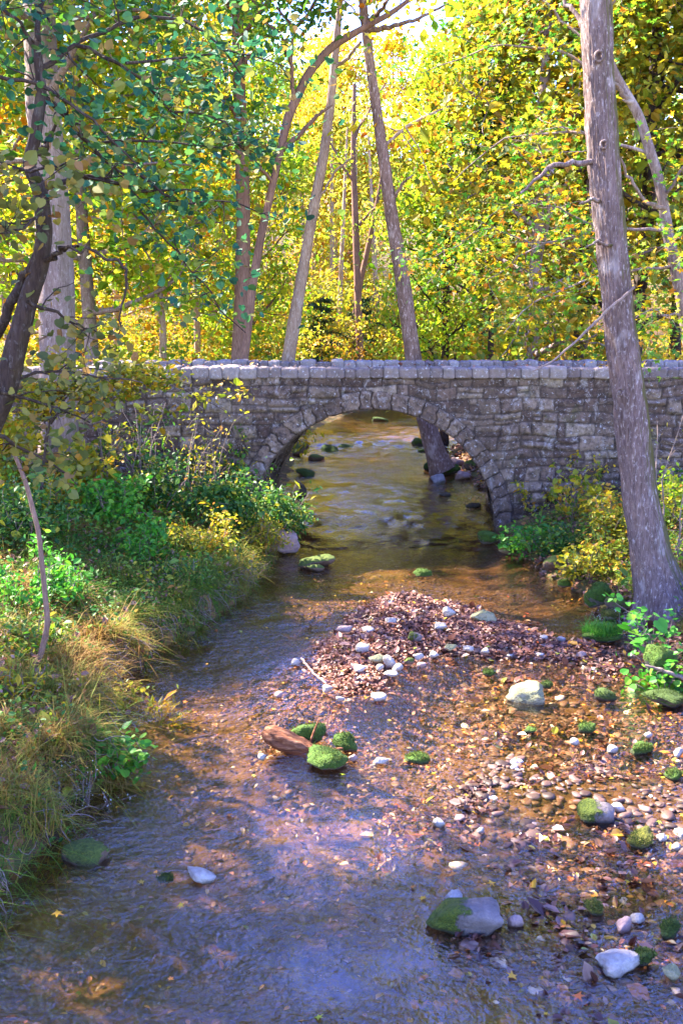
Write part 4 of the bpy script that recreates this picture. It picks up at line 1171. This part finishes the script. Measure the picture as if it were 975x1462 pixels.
pb = MB()
shapes = [rock_shape(IV2, 900 + k, 8, .06, 16) for k in range(8)]
def pebbles(p, s, rn):
    n = len(p); az = r.random(n) * 6.283
    for k in range(8):
        q = np.arange(n) % 8 == k
        if not q.any():
            continue
        V = shapes[k][None] * s[q, None, None] * np.array([1, .75, .38])
        c, sn = np.cos(az[q])[:, None], np.sin(az[q])[:, None]
        V = np.stack([V[..., 0] * c - V[..., 1] * sn, V[..., 0] * sn + V[..., 1] * c, V[..., 2]], -1) + p[q][:, None]
        m_ = len(V)
        pb.add(V.reshape(-1, 3), (np.arange(m_)[:, None, None] * len(IV2) + IF2[None]).reshape(-1, 3), np.repeat(rn[q], len(IV2)))
p = pts(9000, -2.3, 3.4, 3.9, 16, lambda x, y, dl, dr: (dl < -.02) & (dr < 0) & (vnoise(xyz(x * .9, y * .9, 3)) > -.35))
pebbles(p, .012 + .030 * r.random(len(p)) ** 2.5, r.random(len(p)) * .80)
p = pts(5200, .3, 3.5, 3.9, 10.2, lambda x, y, dl, dr: (dr < 0) & (x > .3 + .8 * r.random(len(x))))
pebbles(p + np.array([0, 0, .01]), .018 + .05 * r.random(len(p)) ** 3, np.clip(r.random(len(p)) * .80 + (r.random(len(p)) < .07) * .5, 0, 1))
p = pts(420, -.5, 2.8, 8.6, 12.8, lambda x, y, dl, dr: (poly_sd(x, y, BAR) > -.25))
pebbles(p + np.array([0, 0, .012]), .014 + .035 * r.random(len(p)) ** 2.5, np.clip(.45 + r.random(len(p)) * .6, 0, 1))
p = pts(120, -.8, .3, 7.2, 8.3, lambda x, y, dl, dr: x > -9)
pebbles(p + np.array([0, 0, .01]), .015 + .03 * r.random(len(p)) ** 2, np.clip(.3 + r.random(len(p)) * .7, 0, 1))
p = pts(500, 2.2, 4.2, 9.5, 16, lambda x, y, dl, dr: (dr > -.2) & (dr < .9))
pebbles(p + np.array([0, 0, .01]), .025 + .06 * r.random(len(p)) ** 2, r.random(len(p)) * .8)
p = pts(600, .5, 4.5, 20, 27, lambda x, y, dl, dr: (dr > -.5) & (dr < 1.2))
pebbles(p + np.array([0, 0, .01]), .03 + .08 * r.random(len(p)) ** 2, r.random(len(p)))
m = NT('pebble_stone')
c = m.ramp(m.attr('rnd'), [(0, (.025, .011, .006)), (.25, (.07, .03, .013)), (.5, (.10, .047, .035)), (.74, (.15, .08, .055)), (.88, (.28, .19, .15)), (1, (.66, .60, .54))])
c = m.mix(m.ramp(m.noise(m.coord(), 30, 4, .6), [(.4, (0, 0, 0)), (.7, (.6, .6, .6))]), c, (.06, .04, .025))
m.pbr(c, .6, m.bump(m.noise(m.coord(), 60, 3), .3, .01), .4)
tag(pb.build('pebbles', m.m), 'brown, purplish and pale pebbles covering the stream bed', 'pebbles', kind='stuff')

def stone_mat(name, base, dark, moss=0.0, mossc=(.10, .20, .01), cover=.5, side=False):
    m = NT(name)
    v = m.coord()
    c = m.mix(m.ramp(m.noise(v, 7, 6, .7), [(.35, (0, 0, 0)), (.7, (1, 1, 1))]), dark, base)
    c = m.mix(m.ramp(m.noise(v, 45, 4, .7), [(.45, (0, 0, 0)), (.75, (.6, .6, .6))]), c, tuple(x * .55 for x in base))
    h = m.noise(v, 26, 5, .7)
    if moss:
        k = m.math('ADD', m.math('MULTIPLY', m.upness(), .55), m.math('MULTIPLY', m.noise(v, 5, 5, .7), .9))
        if side:
            g = m.n('ShaderNodeSeparateXYZ'); m.l(m.coord(), g.inputs[0])
            k = m.math('ADD', m.math('ADD', m.math('MULTIPLY', g.outputs['X'], -2.6), m.math('MULTIPLY', m.upness(), .12)), m.math('MULTIPLY', m.noise(v, 7, 6, .7), 1.0))
        mk = m.ramp(k, [(1.0 - cover, (0, 0, 0)), (1.08 - cover, (1, 1, 1))])
        mc = m.ramp(m.noise(v, 60, 4, .8), [(.3, tuple(x * .35 for x in mossc)), (.55, mossc), (.75, (mossc[0] * 2.0, mossc[1] * 1.35, mossc[2]))])
        c = m.mix(m.math('MULTIPLY', mk, moss), c, mc)
        h = m.math('ADD', h, m.math('MULTIPLY', m.math('MULTIPLY', mk, m.noise(v, 90, 3)), 1.5))
    gp = m.n('ShaderNodeNewGeometry'); gs = m.n('ShaderNodeSeparateXYZ'); m.l(gp.outputs['Position'], gs.inputs[0])
    wet = m.ramp(m.math('ADD', gs.outputs['Z'], m.math('MULTIPLY', m.noise(v, 9, 3), .05)), [(.035, (1, 1, 1)), (.060, (0, 0, 0))])   # damp foot at the water line
    c = m.mix(m.math('MULTIPLY', wet, .75), c, tuple(x * .35 for x in dark))
    m.pbr(c, .8, m.bump(h, .9, .025), .3)
    return m.m
SM = {
    'w': stone_mat('white_limestone', (.52, .46, .38), (.24, .19, .15)),
    'p': stone_mat('pale_yellow_stone', (.42, .38, .22), (.25, .21, .12), .35, (.24, .26, .06), .42),
    'k': stone_mat('pinkish_stone', (.40, .27, .23), (.24, .15, .13)),
    'g': stone_mat('grey_stone', (.34, .31, .31), (.16, .14, .14)),
    'd': stone_mat('dark_wet_stone', (.09, .075, .06), (.035, .028, .022)),
    'b': stone_mat('brown_mossy_stone', (.19, .12, .075), (.08, .05, .03), .9, (.085, .13, .012), .42),
    'm': stone_mat('mossy_stone', (.20, .17, .13), (.09, .075, .05), 1.0, (.06, .12, .008), .80),
    'n': stone_mat('dark_mossy_stone', (.10, .08, .06), (.05, .04, .03), 1.0, (.05, .085, .010), .72),
    'h': stone_mat('half_mossy_stone', (.25, .195, .17), (.10, .078, .068), 1.0, (.085, .115, .008), .46, True),
    'y': stone_mat('yellow_mossy_stone', (.30, .26, .16), (.16, .13, .07), 1.0, (.13, .13, .010), .74),
}
R3 = 'pale stones on the gravel bar'
ST = [  # u, v, width, height in photo pixels, kind, base height, label, group
    (641, 874, 21, 15, 'w', .10, 'upright white stone at the top of the leafy gravel bar', R3),
    (691, 880, 38, 17, 'p', .10, 'largest flat pale stone at the upper right of the gravel bar', R3),
    (558, 886, 19, 9, 'w', .10, 'flat white stone alone on the upper middle of the leaf pile', R3),
    (629, 894, 20, 10, 'w', .10, 'rounded white stone just below the upright white one', R3),
    (592, 909, 20, 14, 'h', .10, 'white-topped stone with a mossy base amid the leaf pile', R3),
    (492, 898, 26, 10, 'k', .09, 'long pinkish-white stone at the left shoulder of the bar', R3),
    (525, 900, 21, 11, 'w', .09, 'cream stone right of the long pinkish one on the bar', R3),
    (517, 925, 24, 14, 'w', .10, 'biggest white slab above the cluster of white stones on the bar', R3),
    (540, 941, 28, 12, 'p', .10, 'pale yellowish slab in the middle of the white cluster', R3),
    (556, 944, 22, 16, 'w', .10, 'pointed white block leaning in the middle of the cluster', R3),
    (568, 953, 18, 11, 'w', .09, 'white stone at the right end of the cluster', R3),
    (513, 955, 20, 11, 'w', .09, 'triangular white stone at the lower left of the cluster', R3),
    (543, 953, 13, 10, 'w', .09, 'small rounded cream stone tucked under the cluster', R3),
    (559, 962, 24, 8, 'w', .07, 'flat white stone lying lowest in the cluster', R3),
    (584, 944, 15, 10, 'b', .09, 'brown stone right of the white cluster', R3),
    (597, 938, 18, 10, 'w', .09, 'white stone right of the brown one on the bar', R3),
    (602, 949, 14, 7, 'k', .08, 'small pinkish stone under the white one at the bar foot', R3),
    (620, 934, 16, 9, 'w', .09, 'white stone left of the trio at the right foot of the bar', R3),
    (643, 925, 18, 8, 'p', .09, 'cream stone of the trio at the right foot of the bar', R3),
    (669, 927, 18, 9, 'w', .09, 'white stone of the trio nearest the bar edge', R3),
    (692, 929, 14, 8, 'w', .08, 'clean white stone at the right tip of the bar foot', R3),
    (541, 995, 27, 10, 'w', .02, 'flat white stone standing in the water below the bar', None),
    (468, 983, 17, 11, 'w', .04, 'square white stone at the lower left end of the bar', None),
    (486, 998, 15, 8, 'w', .03, 'small white stone at the lowest tip of the bar', None),
    (422, 945, 14, 9, 'w', .03, 'white stone at the left tip of the bar beside the twig', None),
    (398, 991, 15, 9, 'k', .02, 'tan stone standing alone in the water left of the bar', None),
    (544, 1087, 23, 11, 'w', .02, 'pale stone in the water right of the mossy islet', None),
    (596, 1083, 36, 13, 'm', .00, 'low moss-topped stone in the blue water right of the islet', None),
    (467, 1087, 58, 27, 'm', .01, 'domed bright green mossy stone before the drift log', None),
    (440, 1046, 50, 26, 'm', .04, 'mossy hump behind the drift log', None),
    (492, 1062, 34, 26, 'm', .02, 'fresh green mossy stone at the right end of the drift log', None),
    (504, 1082, 16, 12, 'k', .02, 'pinkish stone right of the domed mossy stone', None),
    (374, 1080, 14, 10, 'w', .02, 'white stone at the left foot of the drift log', None),
    (286, 1253, 42, 17, 'w', .00, 'oblong white block alone in the dark water on the left', None),
    (626, 1175, 19, 13, 'w', .00, 'white stone left of two others in mid stream', None),
    (656, 1169, 17, 9, 'k', .00, 'pinkish-white stone right of its white neighbour in mid stream', None),
    (686, 1187, 12, 11, 'w', .00, 'small upright white stone at the end of the mid stream three', None),
    (662, 1316, 100, 50, 'h', -.02, 'big grey boulder with mossy left side in the near shallows', None),
    (648, 1281, 28, 14, 'w', .00, 'white stone just behind the big half-mossy boulder', None),
    (735, 1316, 22, 17, 'k', .00, 'pinkish stone right of the big half-mossy boulder', None),
    (750, 992, 53, 30, 'p', .00, 'large angular pale yellow rock in the right shallows', None),
    (776, 910, 13, 7, 'w', .03, 'small white stone between bar and right pool', None),
    (801, 913, 12, 8, 'g', .03, 'small grey stone right of the small white one by the pool', None),
    (832, 937, 22, 12, 'k', .01, 'pinkish-white stones end piece below the right pool', None),
    (698, 962, 18, 9, 'm', .00, 'small mossy stone under the right foot of the bar', None),
    (780, 979, 18, 10, 'n', .00, 'dark mossy stone behind the angular pale rock', None),
    (864, 993, 30, 18, 'n', .00, 'leaf-strewn dark mossy stone in the right shallows', None),
    (838, 1040, 24, 13, 'm', .00, 'mossy stone below the leaf-strewn one in the right shallows', None),
    (757, 1043, 17, 9, 'm', .00, 'mossy stone below the angular pale rock', None),
    (820, 1059, 14, 11, 'w', .01, 'upright white stone in the right shallows', None),
    (874, 1070, 16, 12, 'w', .00, 'white stone left of the green domed one in the right shallows', None),
    (916, 1069, 34, 16, 'm', .00, 'green domed stone in the right shallows', None),
    (925, 1050, 13, 9, 'w', .01, 'white stone right behind the green domed one', None),
    (968, 1075, 17, 13, 'w', .01, 'white stone cut by the right edge beside the domed mossy one', None),
    (962, 1108, 24, 14, 'm', .00, 'pair-forming mossy stone at the right edge of the shallows', None),
    (852, 1165, 46, 30, 'h', -.01, 'moss-backed white stone in the middle of the right shallows', None),
    (880, 1154, 22, 12, 'w', .00, 'white stone leaning behind the moss-backed one', None),
    (916, 1201, 38, 24, 'y', .00, 'yellow-green mossy stone in the right shallows', None),
    (945, 1197, 16, 12, 'w', .00, 'white stone touching the right of the yellow-green mossy one', None),
    (966, 1209, 16, 10, 'w', .00, 'white stone at the right edge near the yellow-green mossy one', None),
    (848, 1299, 24, 17, 'y', .00, 'small yellow mossy stone in the near right shallows', None),
    (891, 1322, 22, 20, 'k', .00, 'pinkish stone beside white ones in the near right shallows', None),
    (910, 1311, 22, 12, 'w', .01, 'white stone behind the pinkish ones in the near right shallows', None),
    (958, 1330, 26, 26, 'n', .00, 'dark mossy stone at the right edge of the near shallows', None),
    (918, 1370, 28, 22, 'n', .00, 'dark mossy stone in the near right corner', None),
    (888, 1378, 58, 22, 'w', .00, 'broad whitish stone in the near right corner', None),
    (958, 1390, 22, 24, 'p', .00, 'pale round stone at the right edge of the near corner', None),
    (452, 803, 56, 15, 'b', .02, 'flat leaf-covered rock in the water below the left abutment', None),
    (448, 812, 30, 11, 'b', .00, 'low wet rock before the flat leaf-covered one', None),
    (402, 772, 52, 30, 'k', .12, 'squared pinkish rock jutting from the left bank by the arch', None),
    (252, 891, 16, 13, 'w', .08, 'white stone in the undercut left bank', None),
    (268, 903, 22, 13, 'b', .00, 'brown stone at the foot of the undercut left bank', None),
    (120, 1226, 66, 34, 'b', -.04, 'mossy sunken slab at the near left bank', None),
    (236, 1256, 22, 9, 'm', -.02, 'tiny moss patch stone left of the oblong white block', None),
    (603, 818, 25, 11, 'm', .03, 'oval bright mossy stone in the pool before the arch', None),
    (698, 768, 34, 18, 'm', .06, 'mossy stone at the foot of the right abutment', None),
    (724, 784, 26, 19, 'y', .04, 'yellowish mossy stone right below the abutment foot', None),
    (797, 807, 46, 24, 'b', .08, 'broad brown mossy rock at the right water edge', None),
    (830, 822, 32, 20, 'n', .10, 'dark mossy rock right of the broad brown one', None),
    (806, 833, 20, 12, 'm', .03, 'small green mossy stone at the water below the broad brown rock', None),
    (853, 850, 36, 34, 'm', .12, 'tall light green mossy rock under the big grey trunk', None),
    (880, 862, 34, 20, 'b', .10, 'brown rock beside the tall mossy one under the trunk', None),
    (873, 879, 28, 15, 'y', .02, 'pale yellow stone standing in the pool under the trunk', None),
    (943, 946, 48, 40, 'm', .15, 'mossy mound under the bright sapling at the right edge', None),
    (950, 1000, 60, 18, 'n', .02, 'low mossy ledge at the right edge below the hanging roots', None),
    (543, 600, 25, 8, 'n', .03, 'farthest dark mossy rock upstream seen under the arch crown', None),
    (600, 633, 25, 15, 'n', .05, 'dark boulder in the upstream riffle', None),
    (602, 644, 12, 6, 'n', .05, 'small dark rock just under the upstream boulder', None),
    (494, 638, 22, 8, 'n', .05, 'low dark rock left of the upstream riffle', None),
    (471, 642, 27, 12, 'n', .05, 'mossy rock left of the low dark one upstream', None),
    (452, 654, 24, 10, 'b', .06, 'brown flat rock below the mossy ones upstream', None),
    (427, 642, 32, 18, 'b', .15, 'mossy bank rock upstream at the left of the arch opening', None),
    (436, 676, 28, 13, 'n', .06, 'dark ledge rock inside the left of the arch', None),
    (428, 702, 20, 26, 'd', .06, 'black block standing at the left wall of the arch', None),
    (613, 666, 18, 14, 'n', .08, 'mossy rock at the foot of the tall leaning trunk', None),
    (638, 672, 44, 15, 'm', .10, 'long mossy rock on the upstream right bank', None),
    (625, 685, 22, 15, 'g', .06, 'light grey rock in the water upstream on the right', None),
    (636, 706, 20, 6, 'd', .06, 'flat dark stone below the light grey rock', None),
    (676, 722, 22, 8, 'd', .06, 'flat dark stone near the right wall of the arch', None),
    (661, 678, 26, 13, 'k', .12, 'pinkish rock on the upstream right bank', None),
    (653, 659, 22, 13, 'k', .20, 'rounded pinkish rock behind the mossy one upstream', None),
    (673, 664, 22, 14, 'b', .20, 'brown rock nearest the arch on the upstream right bank', None),
]
for i, (u, v, w, h, kind, zb, lab, grp) in enumerate(ST):
    p = at_z(u, v + h * .30, zb)
    mpp = np.linalg.norm(p - [0, 0, CH]) / F
    w, h = (w * .9, h * .95) if kind in 'wk' and w < 30 else (w, h)
    wm, hm = w * mpp * .5, max(h * mpp * .5, .012)
    dm = min(wm * .75, hm * 2.2 + wm * .15)
    V = rock_shape(IV4, 1241, 22, .09, 30) if w > 95 else rock_shape(IV4 if w > 30 else IV2 if w < 14 else ico(3)[0], 400 + i, 11 if kind in 'wpkgh' else 18, .10 if kind in 'wpkgh' else .12, 26 if kind in 'wpkgh' else 6)
    Fc = IF4 if w > 30 else IF2 if w < 14 else ico(3)[1]
    V = V * np.array([wm, dm, hm * 1.15])
    a = random.uniform(-.25, .25); V = V @ np.array([[math.cos(a), math.sin(a), 0], [-math.sin(a), math.cos(a), 0], [0, 0, 1]])
    rz = random.uniform(-.12, .12); V = V @ np.array([[math.cos(rz), 0, math.sin(rz)], [0, 1, 0], [-math.sin(rz), 0, math.cos(rz)]])
    mb = MB(); mb.add(V, Fc, random.random())
    o = mb.build('rock' if w > 34 else 'stone', SM[kind])
    o.location = (p[0], p[1] + dm * .3, zb + hm * .55)
    tag(o, lab, 'rock' if w > 34 else 'stone', grp)
    if kind in 'mny' and w > 15:      # tufts of moss standing on the stone
        nrm = unit(V / np.array([wm, dm, hm]) ** 1)
        k = r.integers(0, len(V), int(min(2600, 60 * w)))
        k = k[(nrm[k, 2] > .15) & (vnoise(V[k] * 16 + i) > -.25)]
        q = V[k] + r.normal(size=(len(k), 3)) * .004
        tb = MB(); tb.add(*leaves(q, .013, T_LONG, .3, -1.0, rnd=np.clip(r.random(len(k)) * (.55 if kind == 'n' else 1.0) + (.3 if kind == 'y' else 0), 0, 1)))
        mo = tb.build('moss', MOSSG, o, False)

# grass tuft on its own stone in the right shallows
t = empty('grass_tuft', (at_z(860, 912, .03)), 'bright green tuft of grass and moss standing in the right shallows', 'grass tuft')
c0 = np.array(t.location)
mb = MB(); V = rock_shape(IV4, 77, 16, .08, 5) * np.array([.24, .16, .07]) + c0 + np.array([0, .05, .02]); mb.add(V, IF4); root_part(t, mb, 'stone', SM['m'])
a = r.random(900) * 6.283; q = np.sqrt(r.random(900))
mb = MB(); pp = c0 + np.stack([np.cos(a) * q * .22, .05 + np.sin(a) * q * .15, .05 + .03 * (1 - q)], 1)
mb.add(*blades(pp, .12, .003, .8)); root_part(t, mb, 'grass_blades', BRIGHT, False).name = 'blade_clump'

# drift log on the islet
lg = empty('drift_log', tuple(at_z(415, 1062, .12)), 'weathered orange-brown drift log lying on the mossy islet', 'log')
mb = MB()
q = resample(px_path([(378, 1044, 16), (386, 1049, 26), (405, 1056, 27), (425, 1065, 25), (442, 1073, 20), (460, 1077, 10)], 7.75, -.12), 60)
V, Fc = tube(q[:, :3], q[:, 3], 40); V = V.reshape(60, 40, 3)
d = V - q[:, None, :3]; A, S = np.meshgrid(np.arange(40) / 40 * 6.283, np.linspace(0, 1, 60))
V = q[:, None, :3] + d * (1 + .22 * fbm(xyz(np.cos(A) * 2.5, np.sin(A) * 2.5, S * 3), 4, 61))[..., None]
mb.add(V.reshape(-1, 3), Fc); mb.add(np.vstack([V[0], q[0, :3][None]]), np.array([[40, (k + 1) % 40, k] for k in range(40)]))
m = NT('driftwood'); v = m.coord((1.2, 9, 9))
n_ = m.noise(v, 4, 6, .7, .5)
cc = m.ramp(n_, [(.3, (.025, .010, .006)), (.5, (.19, .062, .022)), (.72, (.40, .20, .095))])
m.pbr(cc, .75, m.bump(n_, .7, .02), .25)
root_part(lg, mb, 'log', m.m).name = 'stem'
for pth, yy in (([(425, 1052, 7), (440, 1040, 8), (455, 1044, 7), (468, 1050, 5)], 7.85), ([(440, 1068, 8), (470, 1071, 6), (490, 1068, 3)], 7.6), ([(442, 1062, 3), (448, 1045, 3), (455, 1028, 2)], 7.7)):
    mb = MB(); q = resample(px_path(pth, yy), 20); mb.add(*tube(q[:, :3], q[:, 3], 8)); root_part(lg, mb, 'branch_stub', m.m)

def stick(label, pth, y, dy, mat=TWIG):
    mb = MB(); q = resample(px_path(pth, y, dy), 24); q[1:-1, :3] += r.normal(size=(22, 3)) * .004
    mb.add(*tube(q[:, :3], q[:, 3], 7)); tag(mb.build('stick', mat), label, 'stick')
stick('thin brown twig lying across the left edge of the gravel bar', [(430, 940, 3), (445, 958, 3.5), (466, 977, 3)], 9.55, -.5)
stick('dead stick jutting from the right bank over the leaves', [(920, 950, 3), (945, 957, 5), (975, 968, 6), (1010, 978, 7)], 9.0, -.1)
stick('dark wet stick lying in the water before the arch', [(584, 781, 4), (600, 779, 6), (622, 777, 5), (648, 775, 3)], 15.75, .06, BARK_DARK)
stick('long reddish stick half sunk by the left bank', [(155, 1058, 3), (200, 1059, 5), (255, 1057, 5), (305, 1050, 3)], 8.2, .05, BARK_BROWN)
stick('bare pale branch reaching left from behind the big trunk across the parapet', [(905, 410, 4), (868, 442, 4), (830, 480, 3.5), (790, 515, 2.5), (760, 530, 2)], 11.0, -.4)

# ================================================================== sky, sun, camera
SUN_AZ, SUN_EL = math.radians(-62), math.radians(47)     # azimuth from the view direction, to the left
w = bpy.data.worlds.new('World'); SC.world = w; w.use_nodes = True
nt = w.node_tree; bg = nt.nodes['Background']
sky = nt.nodes.new('ShaderNodeTexSky'); sky.sky_type = 'NISHITA'; sky.sun_disc = False
sky.sun_elevation = SUN_EL; sky.sun_rotation = SUN_AZ; sky.altitude = 200; sky.air_density = 1.0; sky.dust_density = .1; sky.ozone_density = 2.0
hs = nt.nodes.new('ShaderNodeHueSaturation'); hs.inputs['Saturation'].default_value = 1.25; hs.inputs['Hue'].default_value = .532
nt.links.new(sky.outputs[0], hs.inputs['Color']); nt.links.new(hs.outputs[0], bg.inputs['Color']); bg.inputs['Strength'].default_value = .15
sl = bpy.data.lights.new('sun', 'SUN'); sl.energy = 4.6; sl.angle = math.radians(.6); sl.color = (1.0, .93, .80)
so = bpy.data.objects.new('sun', sl); COL.objects.link(so)
sd = Vector((math.sin(SUN_AZ) * math.cos(SUN_EL), math.cos(SUN_AZ) * math.cos(SUN_EL), math.sin(SUN_EL)))
so.rotation_euler = sd.to_track_quat('Z', 'Y').to_euler()

cam = bpy.data.cameras.new('camera'); co = bpy.data.objects.new('camera', cam); COL.objects.link(co)
cam.sensor_fit = 'VERTICAL'; cam.sensor_height = 36; cam.sensor_width = 24; cam.lens = 36 * F / H
cam.clip_start = .05; cam.clip_end = 1000
co.location = (0, 0, CH); co.rotation_euler = (math.pi / 2 - PITCH, 0, 0)
SC.camera = co
SC.view_settings.view_transform = 'Standard'; SC.view_settings.look = 'None'; SC.view_settings.gamma = 1
SC.view_settings.exposure = 3.35
SC.cycles.max_bounces = 8; SC.cycles.transparent_max_bounces = 12; SC.cycles.diffuse_bounces = 3; SC.cycles.transmission_bounces = 6
SC.cycles.caustics_reflective = False; SC.cycles.caustics_refractive = False
